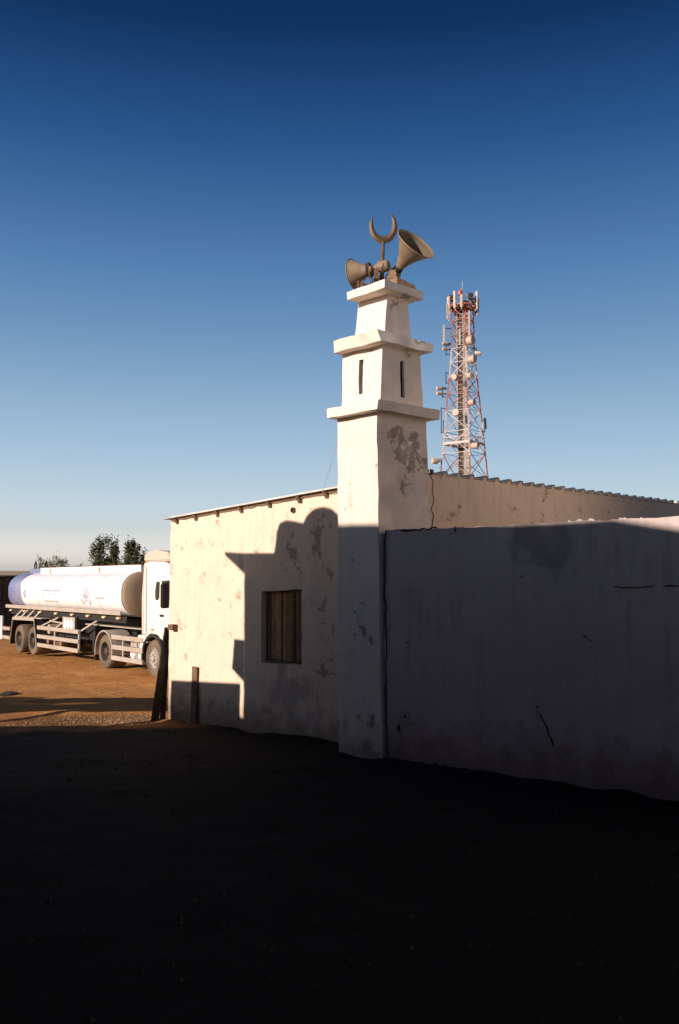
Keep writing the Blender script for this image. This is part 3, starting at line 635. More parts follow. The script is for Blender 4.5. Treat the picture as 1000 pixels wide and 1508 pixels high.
for an in (25, 70, 200, 300):
    a = R_(an); obj('radio_unit', MB().box(*[v for pr in ((TX + 1.2 * math.cos(a) - .2, TX + 1.2 * math.cos(a) + .2), (TY + 1.2 * math.sin(a) - .12, TY + 1.2 * math.sin(a) + .12), (27.0, 27.6)) for v in pr]), M['black_steel'], tower, world=True)
obj('mast', MB().tube([TB(-.1, 0, 26.5), TB(-.1, 0, 28.4)], .07, 6), M['tower_red'], tower, world=True)
obj('whip', MB().tube([TB(0, 0, 28.3), TB(0, 0, 29.0)], .03, 5), M['tower_white'], tower, world=True)
obj('beacon', MB().lathe([(.0, 0), (.2, 0), (.22, .25), (.12, .38), (0, .4)], TB(-.25, -.1, 27.75), (0, 0, 1), 12), simple('beacon_red', (.5, .05, .03), .4), tower, world=True)
obj('stay', MB().bar(TB(-.1, 0, 28.1), TB(1.3, -.3, 26.9), .06), M['tower_red'], tower, world=True)
# lower panels on the legs
for x, y, z0, ln in ((-1.75, -.2, 22.9, 2.0), (.42, -1.25, 23.6, 2.3), (-.42, -1.0, 22.8, 1.5)):
    obj('panel_antenna', MB().bar(TB(x, y, z0), TB(x, y, z0 + ln), .20, .14, (0, -1, 0)), M['panel'], tower, world=True, bevel=.03)
    obj('antenna_arm', MB().bar(TB(x, y, z0 + .3), TB(x * .62, y * .62, z0 + .3), .07), M['black_steel'], tower, world=True)
    obj('antenna_arm', MB().bar(TB(x, y, z0 + ln - .3), TB(x * .62, y * .62, z0 + ln - .3), .07), M['black_steel'], tower, world=True)
# microwave drums
def drum(u, v, dia, az, y, mount):
    dia *= .86; z = 2.4 + (840 - v) / 1300 * 80; x = (u - 500) / 1300 * 80 * 1.003 - TX
    a = R_(az); d = (math.sin(a), -math.cos(a), 0)
    r = dia / 2
    obj('dish', MB().lathe([(0, -.25), (r * .5, -.24), (r * .98, -.05), (r, 0), (r, .42), (r * .95, .46), (0, .48)], TB(x, y, z), d, 20), M['dish'], tower, world=True, smooth=True)
    obj('dish_mount', MB().bar(TB(x, y, z), TB(*mount, z), .09), M['black_steel'], tower, world=True)
for u, v, dia, az, y, mt_ in ((690, 502, .95, 50, -1.1, (.0, -.9)), (691.5, 531, .85, 55, -1.3, (.0, -1.0)), (671.5, 557, .62, -35, -1.0, (-.3, -.3)), (688, 556, .62, 35, -1.5, (.1, -1.3)),
                          (690, 596, .62, 45, -1.6, (.1, -1.5)), (671.5, 610, .75, -25, -1.2, (-.3, -.4)), (693, 660, .68, 60, -1.9, (.2, -1.9)), (642.5, 679, .66, -65, -.4, (-2.1, -.2)),
                          (650, 571, .36, -60, -.3, (-1.5, -.2)), (650, 578.5, .36, -60, -.3, (-1.55, -.2)), (659.5, 503, .3, -60, -.2, (-1.1, -.1)), (659.5, 511, .3, -60, -.2, (-1.1, -.1)), (703, 517, .5, 70, -.2, (1.1, .1))):
    drum(u, v, dia, az, y, mt_)
# stand-off poles
for u, v0, v1, dx in ((658.5, 545, 563, .35), (653.5, 567, 584, .35), (651, 598, 637, .5), (654, 618, 637, .25), (715.5, 616, 636, -.3), (704, 508, 527, -.35), (659, 503, 520, .35), (651, 674, 690, -.2)):
    z0, z1 = 2.4 + (840 - v1) * .06154, 2.4 + (840 - v0) * .06154; x = (u - 500) / 1300 * 80 - TX
    q = MB().bar(TB(x, -.1, z0), TB(x, -.1, z1), .07); q.bar(TB(x, -.1, z0 + .1), TB(x + dx, 0, z0 + .1), .06); q.bar(TB(x, -.1, z1 - .1), TB(x + dx, 0, z1 - .1), .06)
    obj('stand_off_pole', q, M['black_steel'], tower, world=True)
obj('panel_antenna', MB().bar(TB(2.0, -.1, 15.3), TB(1.93, -.1, 16.3), .2, .14, (0, -1, 0)), M['black_steel'], tower, world=True)

# ------------------------------------------------------------------ tanker truck (local: x forward, y left, z up; steer axle at x = 0)
fw = Vector((.6225, -.7826, 0)); lf = Vector((.7826, .6225, 0))
org = Vector((-5.19, 24.8, -.575)) + lf * 1.2
truck = thing('tanker_truck', 'white fuel tanker truck with blue tail band parked on the dirt yard', 'truck', tuple(org), (0, -R_(.55), math.atan2(fw.y, fw.x)))
RT = .525
def wheel(x, side, dual):
    y = side * (1.2 if not dual else 1.22); w_ = .30 if not dual else .62; o = MB(); ax = (0, side, 0)
    tp = [(.29, -w_ + .02), (.40, -w_), (.49, -w_ + .03), (RT, -w_ + .09), (RT, -.09), (.49, -.03), (.40, 0), (.29, -.02)]
    o.lathe(tp, (x, y, RT), ax, 36, close=True)
    ty = obj('wheel', o, M['tyre'], truck, smooth=True)
    if not dual:
        rm = MB().lathe([(.30, -.2), (.30, -.015), (.285, -.01), (.27, -.06), (.22, -.08), (.19, -.03), (.11, -.02), (.10, .03), (.05, .05), (0, .05)], (x, y, RT), ax, 32)
        obj('rim', rm, M['rim'], ty, smooth=True)
        for k in range(10):
            a = k * math.pi / 5; obj('wheel_nut', MB().lathe([(.018, -.04), (.018, .012), (.01, .02)], (x + .155 * math.cos(a), y, RT + .155 * math.sin(a)), ax, 6), M['tank_white'], ty)
    else:
        rm = MB().lathe([(.30, -.3), (.30, -.012), (.28, -.008), (.265, -.05), (.24, -.17), (.13, -.18), (.12, -.05), (.09, -.03), (0, -.03)], (x, y, RT), ax, 32)
        obj('rim', rm, M['dark_rim'], ty, smooth=True)
for x, d in ((0, False), (-3.22, True), (-9.55, True), (-11.0, True)):
    for s_ in (-1, 1): wheel(x, s_, d)
    obj('axle', MB().tube([(x, -1.0, RT), (x, 1.0, RT)], .09, 10), M['black_steel'], truck)
for s_ in (-1, 1):
    obj('chassis_rail', MB().box(-4.5, 1.25, s_ * .42 - .05, s_ * .42 + .05, .72, .98), M['black_steel'], truck)
    obj('trailer_rail', MB().box(-12.3, -2.2, s_ * .5 - .06, s_ * .5 + .06, 1.22, 1.50), M['black_steel'], truck)
    obj('sub_frame', MB().box(-12.25, -1.95, s_ * 1.08 - .02, s_ * 1.08 + .02, 1.42, 1.655), M['black_steel'], truck)
obj('suspension', MB().box(-11.6, -9.0, -.6, .6, .62, 1.2), M['black_steel'], truck)
obj('fifth_wheel', MB().box(-3.9, -2.6, -.45, .45, .98, 1.12).box(-4.2, -2.3, -.5, .5, 1.12, 1.25), M['black_steel'], truck)
obj('catwalk', MB().box(-2.35, -.9, -.9, .9, .99, 1.05), M['black_steel'], truck)
obj('gearbox', MB().box(-1.6, 1.0, -.35, .35, .5, .98), M['black_steel'], truck)
obj('under_tank', MB().box(-8.6, -4.8, -.85, .85, .75, 1.21), M['black_steel'], truck)
# tank shell: rounded box section
def sect(x, hw=1.25, hh=.735, zc=2.285, n=40, e=2.7, sc=1.0):
    r = []
    for k in range(n):
        a = 2 * math.pi * k / n; c_, s_ = math.cos(a), math.sin(a)
        r.append((x, hw * sc * math.copysign(abs(c_) ** (2 / e), c_), zc + hh * sc * math.copysign(abs(s_) ** (2 / e), s_)))
    return r
def loft(secs):
    q = MB(); n = len(secs[0]); 
    for s_ in secs: q.v += s_
    q.f = [(i * n + k, i * n + (k + 1) % n, (i + 1) * n + (k + 1) % n, (i + 1) * n + k) for i in range(len(secs) - 1) for k in range(n)] + [tuple(range(n)), tuple(range((len(secs) - 1) * n, len(secs) * n))]
    return q
tank = obj('tank', loft([sect(-10.9)] + [sect(-10.9 + k * .9) for k in range(1, 10)] + [sect(-1.98)]), M['tank_white'], truck, smooth=True)
for x in (-9.1, -7.3, -5.5, -3.7): obj('weld_seam', loft([sect(x - .02, sc=1.0025), sect(x + .02, sc=1.0025)]), M['cream'], truck, smooth=True)
# blue tail with a bulging edge
q = MB(); n = 40; secs = []
for xo, sc in ((-12.42, .90), (-12.32, .965), (-12.2, 1.0), (-11.6, 1.0)): secs.append(sect(xo, sc=sc))
e_ = []
for (x, y, z) in sect(-10.85, sc=1.002): e_.append((x + .0 - .42 * ((z - 2.0) / .9) ** 2 + .15, y, z))
secs.append(e_); obj('blue_tail', loft(secs), M['blue'], truck, smooth=True)
obj('tank_end', loft([sect(-2.0, sc=.985), sect(-1.93, sc=.975), sect(-1.90, sc=.93), sect(-1.87, sc=.7), sect(-1.85, sc=.3)]), M['tank_end'], truck, smooth=True)
obj('end_rim', loft([sect(-2.03, sc=1.006), sect(-1.975, sc=1.006)]), M['grey_metal'], truck, smooth=True)
for s_ in (-1, 1):
    obj('valance', MB().box(-12.4, -2.0, s_ * 1.255 - .02, s_ * 1.255 + .02, 1.66, 1.78), M['grey_metal'], truck)
    for x in (-12.1, -10.6, -9.0, -7.45, -6.0, -4.7, -3.45, -2.4):
        for dx in (0, .1): obj('marker_lamp', MB().lathe([(.04, 0), (.04, .06), (.03, .075), (0, .075)], (x + dx, s_ * 1.14, 1.56), (0, s_, 0), 10), M['lamp'], truck)
    cm = obj('coaming', MB().box(-10.4, -1.95, s_ * .62 - .03, s_ * .62 + .03, 2.93, 3.16), M['tank_white'], truck)
    obj('coaming_tail', MB().box(-11.5, -10.42, s_ * .62 - .035, s_ * .62 + .035, 2.93, 3.14), M['blue'], truck)
    for x in (-9.4, -5.0): obj('orange_mark', MB().box(x - .05, x + .05, s_ * .655, s_ * .66 + (.004 if s_ > 0 else -.004), 2.97, 3.13), M['orange'], cm)
    obj('walkway_edge', MB().box(-10.6, -2.1, s_ * .58 - .02, s_ * .58 + .02, 3.16, 3.19), M['rust'], truck)
for x in (-9.2, -7.3, -5.4, -3.4): obj('manhole', MB().lathe([(.28, 2.98), (.28, 3.1), (.2, 3.16), (0, 3.17)], (x, 0, 0), (0, 0, 1), 20), M['grey_metal'], truck, smooth=True)
for x in (-11.45, -10.35):
    obj('handrail_hoop', MB().tube([(x, -.5, 2.95), (x, -.5, 3.3), (x + .1, -.5, 3.42), (x + .2, -.5, 3.3), (x + .2, -.5, 2.95)], .028, 8), M['black_steel'], truck, smooth=True)
# faded print on both flanks: lettering line with strokes, crown-like emblem, tail emblem
def on_tank(x, z, s_, off=.003):
    u = max(-1, min(1, (z - 2.285) / .735)); return (x, s_ * (1.25 * (1 - abs(u) ** 2.7) ** (1 / 2.7) + off), z)
def stroke(pts, w, s_, mat, name):
    q = MB(); f_ = []
    for i in range(len(pts) - 1):
        n_ = 6
        for k in range(n_): f_.append((pts[i][0] + (pts[i + 1][0] - pts[i][0]) * k / n_, pts[i][1] + (pts[i + 1][1] - pts[i][1]) * k / n_))
    f_.append(pts[-1]); n_ = len(f_)
    for i, (x, z) in enumerate(f_):
        a, b_ = f_[max(i - 1, 0)], f_[min(i + 1, n_ - 1)]; dx, dz = b_[0] - a[0], b_[1] - a[1]; l_ = math.hypot(dx, dz) or 1
        px, pz = -dz / l_ * w / 2, dx / l_ * w / 2
        q.v += [on_tank(x + px, z + pz, s_, .002), on_tank(x - px, z - pz, s_, .002), on_tank(x - px, z - pz, s_, .005), on_tank(x + px, z + pz, s_, .005)]
    q.f = [(4 * i + k, 4 * i + (k + 1) % 4, 4 * i + 4 + (k + 1) % 4, 4 * i + 4 + k) for i in range(n_ - 1) for k in range(4)]
    return obj(name, q, mat, tank)
for s_ in (-1, 1):
    for pts, w in (([(-8.5, 2.36), (-7.9, 2.34), (-6.9, 2.35)], .055), ([(-8.5, 2.36), (-8.55, 2.2), (-8.45, 2.12)], .04), ([(-6.95, 2.35), (-6.9, 2.5)], .035), ([(-7.25, 2.35), (-7.22, 2.56)], .035), ([(-7.55, 2.35), (-7.55, 2.48)], .03), ([(-8.0, 2.25), (-7.85, 2.21), (-7.7, 2.25)], .03), ([(-7.35, 2.24), (-7.2, 2.21)], .03)):
        stroke(pts, w, s_, M['print_grey'], 'lettering')
    stroke([(-8.4, 1.98), (-7.1, 1.98)], .045, s_, M['print_brown'], 'lettering')
    for k in range(5):
        dx = (k - 2) * .10; hgt = (.26, .36, .42, .36, .26)[k]; stroke([(-4.65 + dx * .8, 2.12), (-4.65 + dx * 1.25, 2.12 + hgt)], .05, s_, M['print_grey'], 'emblem_stroke')
    stroke([(-5.0, 2.12), (-4.98, 1.98), (-4.85, 1.95)], .06, s_, M['print_grey'], 'emblem_stroke'); stroke([(-4.3, 2.12), (-4.32, 1.98), (-4.45, 1.95)], .06, s_, M['print_grey'], 'emblem_stroke')
    stroke([(-4.85, 2.0), (-4.65, 2.08), (-4.45, 2.0)], .04, s_, M['print_brown'], 'emblem_stroke'); stroke([(-3.9, 2.15), (-3.2, 2.15)], .05, s_, M['print_brown'], 'lettering')
    for pts in ([(-10.35, 2.36), (-10.5, 2.22), (-10.35, 2.05), (-10.2, 2.22), (-10.35, 2.36)], [(-10.35, 2.3), (-10.35, 2.1)]): stroke(pts, .05, s_, M['print_grey'], 'emblem_stroke')
# rear mudguard, stays, side guards, box, fenders on both sides
for s_ in (-1, 1):
    Y0, Y1 = s_ * 1.27, s_ * .62
    pth = [(-11.78, .35), (-11.5, 1.27), (-9.22, 1.30), (-8.93, .42)]
    q = MB()
    for (xa, za), (xb, zb) in zip(pth[:-1], pth[1:]):
        q.hexa([(xa, Y0, za), (xa, Y1, za), (xa + .02, Y1, za - .05), (xa + .02, Y0, za - .05)], [(xb, Y0, zb), (xb, Y1, zb), (xb + .02, Y1, zb - .05), (xb + .02, Y0, zb - .05)])
    obj('mudguard', q, M['rubber'], truck)
    q = MB()
    for (xa, za), (xb, zb) in zip(pth[:-1], pth[1:]): q.bar((xa, s_ * 1.285, za), (xb, s_ * 1.285, zb), .03, .10, (0, 1, 0)) if False else q.hexa([(xa, s_ * 1.30, za - .05), (xa, s_ * 1.27, za - .05), (xa, s_ * 1.27, za + .05), (xa, s_ * 1.30, za + .05)], [(xb, s_ * 1.30, zb - .05), (xb, s_ * 1.27, zb - .05), (xb, s_ * 1.27, zb + .05), (xb, s_ * 1.30, zb + .05)])
    obj('mudguard_edge', q, M['grey_metal'], truck)
    obj('mudguard_top', MB().box(-11.5, -8.6, min(Y0 * .98, Y1), max(Y0 * .98, Y1), 1.33, 1.36), M['grey_metal'], truck)
    for x in (-11.35, -10.75, -10.1, -9.4): obj('stay', MB().bar((x, s_ * 1.24, 1.32), (x + .42, s_ * 1.08, 1.64), .045), M['grey_metal'], truck)
    obj('tail_post', MB().box(-12.9, -12.72, s_ * 1.27 - .03, s_ * 1.27 + .03, .42, 1.33), M['tank_white'], truck)
    for z in (.52, .86): obj('guard_rail', MB().box(-12.7, -11.8, s_ * 1.27 - .025, s_ * 1.27 + .025, z - .06, z + .06), M['grey_metal'], truck)
    for z in (.42, .72, 1.03): obj('guard_rail', MB().box(-8.95, -5.2, s_ * 1.24 - .025, s_ * 1.24 + .025, z - .065, z + .065), M['grey_metal'], truck)
    for x in (-7.35, -5.24): obj('guard_post', MB().box(x - .045, x + .045, s_ * 1.21 - .02, s_ * 1.21 + .02, .38, 1.1), M['grey_metal'], truck)
    for z in (.38, .70, 1.0): obj('guard_rail', MB().box(-2.68, -.58, s_ * 1.22 - .025, s_ * 1.22 + .025, z - .065, z + .065), M['grey_metal'], truck)
    for x in (-1.95, -1.05): obj('guard_post', MB().box(x - .035, x + .035, s_ * 1.19 - .02, s_ * 1.19 + .02, .32, 1.06), M['grey_metal'], truck)
    for a, b_ in (((-8.8, 1.08), (-7.0, 1.52)), ((-7.5, 1.05), (-6.75, 1.35)), ((-5.25, 1.05), (-3.9, 1.50)), ((-8.0, 1.30), (-6.75, 1.22))): obj('strut', MB().bar((a[0], s_ * 1.15, a[1]), (b_[0], s_ * 1.05, b_[1]), .05), M['grey_metal'], truck)
    bx = obj('tool_box', MB().box(-6.7, -5.55, min(s_ * .5, s_ * 1.2), max(s_ * .5, s_ * 1.2), .98, 1.50), M['black_steel'], truck, bevel=.03)
    pl = obj('placard', MB().box(-6.66, -5.6, min(s_ * 1.205, s_ * 1.22), max(s_ * 1.205, s_ * 1.22), 1.0, 1.48), M['grey_metal'], bx)
    for x in (-6.4, -6.13, -5.86):
        q = MB().prism([(x - .17, s_ * 1.222, 1.24), (x, s_ * 1.222, 1.02), (x + .17, s_ * 1.222, 1.24), (x, s_ * 1.222, 1.46)], (0, s_ * .008 + s_ * .002 * (x > -6.2) , 0)); obj('hazard_diamond', q, M['tank_white'], bx)
    # drive axle fender, arched
    q = MB(); m_ = 14
    for k in range(m_ + 1):
        a = R_(-8) + k / m_ * R_(200); cx_, cz_ = -3.22, RT
        for r_ in (.61, .65):
            for y in (s_ * 1.26, s_ * .58): q.v.append((cx_ + math.cos(a) * r_, y, cz_ + math.sin(a) * r_))
    q.f = [f_ for k in range(m_) for f_ in ((4 * k, 4 * k + 1, 4 * k + 5, 4 * k + 4), (4 * k + 2, 4 * k + 3, 4 * k + 7, 4 * k + 6), (4 * k, 4 * k + 2, 4 * k + 6, 4 * k + 4), (4 * k + 1, 4 * k + 3, 4 * k + 7, 4 * k + 5))] + [(0, 1, 3, 2), (4 * m_, 4 * m_ + 1, 4 * m_ + 3, 4 * m_ + 2)]
    obj('fender', q, M['grey_metal'], truck, smooth=True)
    obj('mud_flap', MB().box(-3.90, -3.87, min(s_ * .6, s_ * 1.24), max(s_ * .6, s_ * 1.24), .22, .6), M['rubber'], truck)
    obj('air_tank', MB().tube([(-1.55, s_ * .75, .55), (-1.55, s_ * 1.08, .55)], .15, 16), M['tank_white'], truck, smooth=True)
    obj('air_tank', MB().tube([(-1.22, s_ * .75, .55), (-1.22, s_ * 1.08, .55)], .15, 16), M['tank_white'], truck, smooth=True)
    obj('fluid_tank', MB().box(-.98, -.60, min(s_ * .8, s_ * 1.14), max(s_ * .8, s_ * 1.14), .32, .98), M['truck_white'], truck, bevel=.03)
    obj('battery_box', MB().box(-1.75, -1.05, min(s_ * .6, s_ * 1.05), max(s_ * .6, s_ * 1.05), .75, .97), M['grey_metal'], truck)
    obj('landing_leg', MB().box(-5.1, -4.95, s_ * .75 - .06, s_ * .75 + .06, .35, 1.25), M['black_steel'], truck)
    obj('pipe_end', MB().tube([(-8.2, s_ * .95, .62), (-8.2, s_ * 1.15, .60)], .12, 12), M['mortar'], truck)
    obj('pipe_end', MB().tube([(-7.0, s_ * .95, .58), (-7.0, s_ * 1.15, .56)], .10, 12), M['mortar'], truck)
    obj('hose_drum', MB().tube([(-8.1, s_ * .8, 1.0), (-8.1, s_ * 1.15, 1.0)], .17, 14), M['grey_metal'], truck)
    obj('deck_plate', MB().box(-5.5, -1.0, min(s_ * .45, s_ * .9), max(s_ * .45, s_ * .9), 1.25, 1.28), M['grey_metal'], truck) if s_ < 0 else None
    obj('tail_lamp', MB().box(-12.96, -12.92, s_ * .95 - .15, s_ * .95 + .15, .72, .92), M['orange'], truck)
obj('bumper', MB().box(-12.92, -12.78, -1.24, 1.24, .45, .66), M['grey_metal'], truck)
obj('red_hose', MB().tube([(-4.6, -.7, .9), (-4.55, -.75, .5), (-4.5, -.72, .75)], .06, 8), M['rust'], truck)
obj('coupling_hose', MB().tube([(-2.4, -.3, 1.4), (-2.0, -.35, 1.05), (-1.5, -.3, 1.1), (-1.0, -.3, 1.5)], .025, 6), M['rubber'], truck)
# cab
pr = [(-.62, 1.12), (-.66, 2.2), (-.60, 3.19), (-.25, 3.22), (.55, 3.21), (1.05, 3.06), (1.32, 2.75), (1.50, 1.9), (1.54, 1.2), (1.53, .52), (1.45, .36), (.80, .36), (.76, .60), (.66, .86), (.48, 1.05), (.2, 1.16), (-.1, 1.17), (-.35, 1.12)]
cab = obj('cab', MB().prism([(x, -1.2, z) for x, z in pr], (0, 2.4, 0)), M['truck_white'], truck, bevel=.05, smooth=True)
obj('roof_deflector', MB().prism([(x, -1.12, z) for x, z in ((-.80, 3.232), (-.77, 3.47), (-.1, 3.54), (.6, 3.48), (1.0, 3.232))], (0, 2.24, 0)), M['cream'], truck, bevel=.035, smooth=True)
for s_ in (-1, 1):
    q = MB().prism([(-.92, s_ * 1.10, .72 + .42), (-.95, s_ * 1.10, 2.2), (-.82, s_ * 1.10, 3.20), (-.55, s_ * 1.14, 3.22), (-.42, s_ * 1.225, 3.08), (-.40, s_ * 1.225, 1.18)], (0, -s_ * .04, 0)); obj('side_fairing', q, M['cream'], truck, bevel=.012)
    obj('cab_step', MB().box(-.93, -.38, min(s_ * 1.0, s_ * 1.22), max(s_ * 1.0, s_ * 1.22), .93, 1.14), M['truck_white'], truck, bevel=.02)
    dr_ = obj('door', MB().prism([(x, s_ * 1.2, z) for x, z in ((.42, 1.10), (.40, 2.0), (.42, 2.78), (.98, 2.80), (1.24, 2.55), (1.40, 1.85), (1.42, 1.10))], (0, s_ * .018, 0)), M['truck_white'], truck, bevel=.006)
    obj('window', MB().prism([(x, s_ * 1.217, z) for x, z in ((.50, 1.95), (.52, 2.68), (.96, 2.70), (1.16, 2.48), (1.30, 1.95))], (0, s_ * .006, 0)), M['glass'], dr_)
    obj('handle', MB().box(.46, .66, min(s_ * 1.216, s_ * 1.25), max(s_ * 1.216, s_ * 1.25), 1.70, 1.76), M['black_steel'], dr_)
    obj('window', MB().prism([(x, s_ * 1.2, z) for x, z in ((.12, 2.16), (.10, 2.40), (.18, 2.66), (.37, 2.66), (.35, 2.22), (.26, 2.14))], (0, s_ * .008, 0)), M['glass'], cab)['label'] = 'small side window behind the door'
    mr = obj('mirror', MB().box(1.12, 1.24, min(s_ * 1.36, s_ * 1.58), max(s_ * 1.36, s_ * 1.58), 1.95, 2.62), M['rubber'], truck, bevel=.03)
    obj('mirror_arm', MB().bar((1.25, s_ * 1.2, 2.66), (1.2, s_ * 1.45, 2.62), .03), M['rubber'], truck)
    obj('side_lamp', MB().box(-.12, .05, min(s_ * 1.2, s_ * 1.222), max(s_ * 1.2, s_ * 1.222), 1.30, 1.35), M['orange'], cab)
    q = MB(); m_ = 12
    for k in range(m_ + 1):
        a = R_(-5) + k / m_ * R_(195)
        for r_ in (.60, .68):
            for y in (s_ * 1.235, s_ * .8): q.v.append((math.cos(a) * r_, y, RT + math.sin(a) * r_))
    q.f = [f_ for k in range(m_) for f_ in ((4 * k, 4 * k + 1, 4 * k + 5, 4 * k + 4), (4 * k + 2, 4 * k + 3, 4 * k + 7, 4 * k + 6), (4 * k, 4 * k + 2, 4 * k + 6, 4 * k + 4), (4 * k + 1, 4 * k + 3, 4 * k + 7, 4 * k + 5))] + [(0, 1, 3, 2), (4 * m_, 4 * m_ + 1, 4 * m_ + 3, 4 * m_ + 2)]
    obj('wheel_arch', q, M['rubber'], truck, smooth=True)
    obj('headlight', MB().box(1.5, 1.57, s_ * .9 - .2, s_ * .9 + .2, .62, .85), M['lamp'], cab)
obj('windscreen', MB().prism([(1.30, -1.05, 2.72), (1.30, 1.05, 2.72), (1.49, 1.12, 1.85), (1.49, -1.12, 1.85)], (.03, 0, .008)), M['glass'], cab)
obj('grille', MB().box(1.52, 1.57, -.6, .6, .95, 1.5), M['rubber'], cab)

# ------------------------------------------------------------------ dark building at the far left, behind the truck's tail
dk = thing('mud_shed', 'long dark mud walled shed seen from its shaded side behind the truck tail', 'building', (-18.5, 44, -.75))
d1, d2 = Vector((.53, .848, 0)), Vector((-.848, .53, 0)); o0 = Vector((-21.5, 38.8, 0)); o1 = o0 + d1 * 12.2
def K(p, z): return (p.x, p.y, z)
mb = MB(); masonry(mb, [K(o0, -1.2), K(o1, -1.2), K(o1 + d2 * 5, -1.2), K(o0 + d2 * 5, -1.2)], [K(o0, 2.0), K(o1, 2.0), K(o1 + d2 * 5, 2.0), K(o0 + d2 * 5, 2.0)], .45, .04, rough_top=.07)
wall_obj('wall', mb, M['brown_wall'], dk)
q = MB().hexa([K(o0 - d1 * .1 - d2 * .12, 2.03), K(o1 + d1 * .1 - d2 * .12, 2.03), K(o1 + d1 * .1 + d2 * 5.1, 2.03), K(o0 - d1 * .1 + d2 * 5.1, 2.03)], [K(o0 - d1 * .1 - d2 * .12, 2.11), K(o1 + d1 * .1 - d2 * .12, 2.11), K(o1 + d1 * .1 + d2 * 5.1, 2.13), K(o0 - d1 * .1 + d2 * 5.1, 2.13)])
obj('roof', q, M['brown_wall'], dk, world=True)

# ------------------------------------------------------------------ trees behind the tanker
def tree(name, label, x, y, base, clumps, mat, nleaf, leaf, cat='tree'):
    t_ = thing(name, label, cat, (x, y, base), group='trees beyond the tanker'); rng = random.Random(hash(label) % 9999 if False else sum(map(ord, label)))
    q = MB(); top = max(c_[1] for c_ in clumps)
    q.tube([(0, 0, -.2), (.05, 0, top * .35), (0, .05, top * .6)], [.16, .11, .06], 8)
    for (cx_, cz_, rx, rz) in clumps:
        q.tube([(.03, 0, top * .3 + rng.random() * .4), (cx_ * .6, rng.uniform(-.3, .3), (cz_ + top * .3) / 2), (cx_, rng.uniform(-.3, .3), cz_ + rz * .6)], [.06, .035, .012], 5)
    obj('trunk', q, M['bark'], t_)
    q = MB()
    for (cx_, cz_, rx, rz) in clumps:
        w_ = rx * rz
        subs = [(rng.gauss(0, .5), rng.gauss(0, .5), rng.gauss(0, .5)) for _ in range(9)]
        for _ in range(int(nleaf * w_)):
            s_ = rng.choice(subs); x_ = cx_ + (s_[0] + rng.gauss(0, .25)) * rx; y_ = (s_[1] + rng.gauss(0, .25)) * rx; z_ = cz_ + (s_[2] + rng.gauss(0, .25)) * rz
            a, b_ = rng.uniform(0, 6.28), rng.uniform(-1, 1); d = Vector((math.cos(a), math.sin(a), b_)).normalized() * leaf * rng.uniform(.6, 1.4); u = d.orthogonal().normalized() * leaf * .45
            u.rotate(Matrix.Rotation(rng.uniform(0, 6.28), 3, d)); p_ = Vector((x_, y_, z_)); q.add([p_ - d, p_ + u, p_ + d, p_ - u], [(0, 1, 2, 3)])
    obj('crown', q, mat, t_, fix=False); return t_
tree('tree', 'bushy dark green tree, the wider one behind the tanker', -18.6, 70, -.75, [(-.45, 4.1, .6, 1.3), (.30, 3.5, .7, 1.2), (-1.0, 2.8, .45, .8), (.75, 4.4, .30, .8), (-.1, 2.4, 1.2, 1.0), (.55, 3.0, .8, .9), (-.35, 5.1, .28, .5)], M['leaf_dark'], 2100, .10)
tree('tree', 'narrow dark green tree just left of the truck cab', -16.2, 69, -.75, [(-.25, 3.9, .42, 1.2), (.45, 3.9, .42, 1.1), (.1, 2.7, .85, 1.1), (.35, 4.9, .3, .45), (-.2, 4.8, .3, .45), (.9, 3.2, .4, .9)], M['leaf_dark'], 2100, .10)
tree('tree', 'thin pale half bare tree above the middle of the tank', -21.7, 68, -.75, [(-.5, 3.2, .8, .8), (.35, 3.4, .7, .9), (1.1, 2.9, .7, .6), (-1.2, 3.4, .35, .6), (.0, 2.5, 1.7, .7), (1.7, 2.8, .5, .5)], M['leaf_pale'], 1100, .085)

# ------------------------------------------------------------------ stones and clods on the yard
rng = random.Random(11); q = MB()
qd = MB()
for k in range(2600):
    if k < 950: x, y = rng.gauss(-3.9, .9), rng.gauss(16.2, .35)
    elif k < 1500: x, y = rng.uniform(-11, -2.2), rng.uniform(14.5, 30)
    elif k < 2100:
        a_ = rng.uniform(0, 4.2); d_ = abs(rng.gauss(0, .12)) + .02; p_ = (HC + HL * a_ - HR * d_) if a_ > 1.0 else Bw(a_ * 4.5, -d_, 0); x, y = p_.x, p_.y
    else: x, y = rng.uniform(-3.5, 3.0), rng.uniform(4.8, 12)
    if x > -3.35 and y > 15.3 - (x + 3.1): continue
    r = rng.uniform(.008, .030) * (1.15 if k >= 950 else 1); z = ground_full(x, y) + r * .2; a = rng.uniform(0, 6)
    vs = [(x + r * rng.uniform(.7, 1.3) * math.cos(a + j * 2.1), y + r * rng.uniform(.7, 1.3) * math.sin(a + j * 2.1), z - r * .4) for j in range(3)] + [(x + rng.uniform(-.3, .3) * r, y + rng.uniform(-.3, .3) * r, z + r * rng.uniform(.5, .9))]
    (q if k < 1500 else qd).add(vs, [(0, 1, 3), (1, 2, 3), (2, 0, 3), (2, 1, 0)])
tag(obj('gravel', q, M['stone']), kind='stuff')
tag(obj('gravel', qd, M['shaded_stone']), kind='stuff')
def clod(label, x, y, rx, ry, h_):
    b_ = bmesh.new(); bmesh.ops.create_icosphere(b_, subdivisions=3, radius=1)
    for v in b_.verts:
        k_ = 1 + .35 * noise.noise(v.co * 2.2 + Vector((x, y, 0))); v.co = Vector((v.co.x * rx * k_, v.co.y * ry * k_, max(-.3, v.co.z) * h_ * (1 + .6 * noise.noise(v.co * 5))))
    me = bpy.data.meshes.new('clod'); b_.to_mesh(me); b_.free(); me.materials.append(M['dark_wood']); o = link('rag', me); o.location = (x, y, ground_full(x, y) + .01); tag(o, label, 'rag')
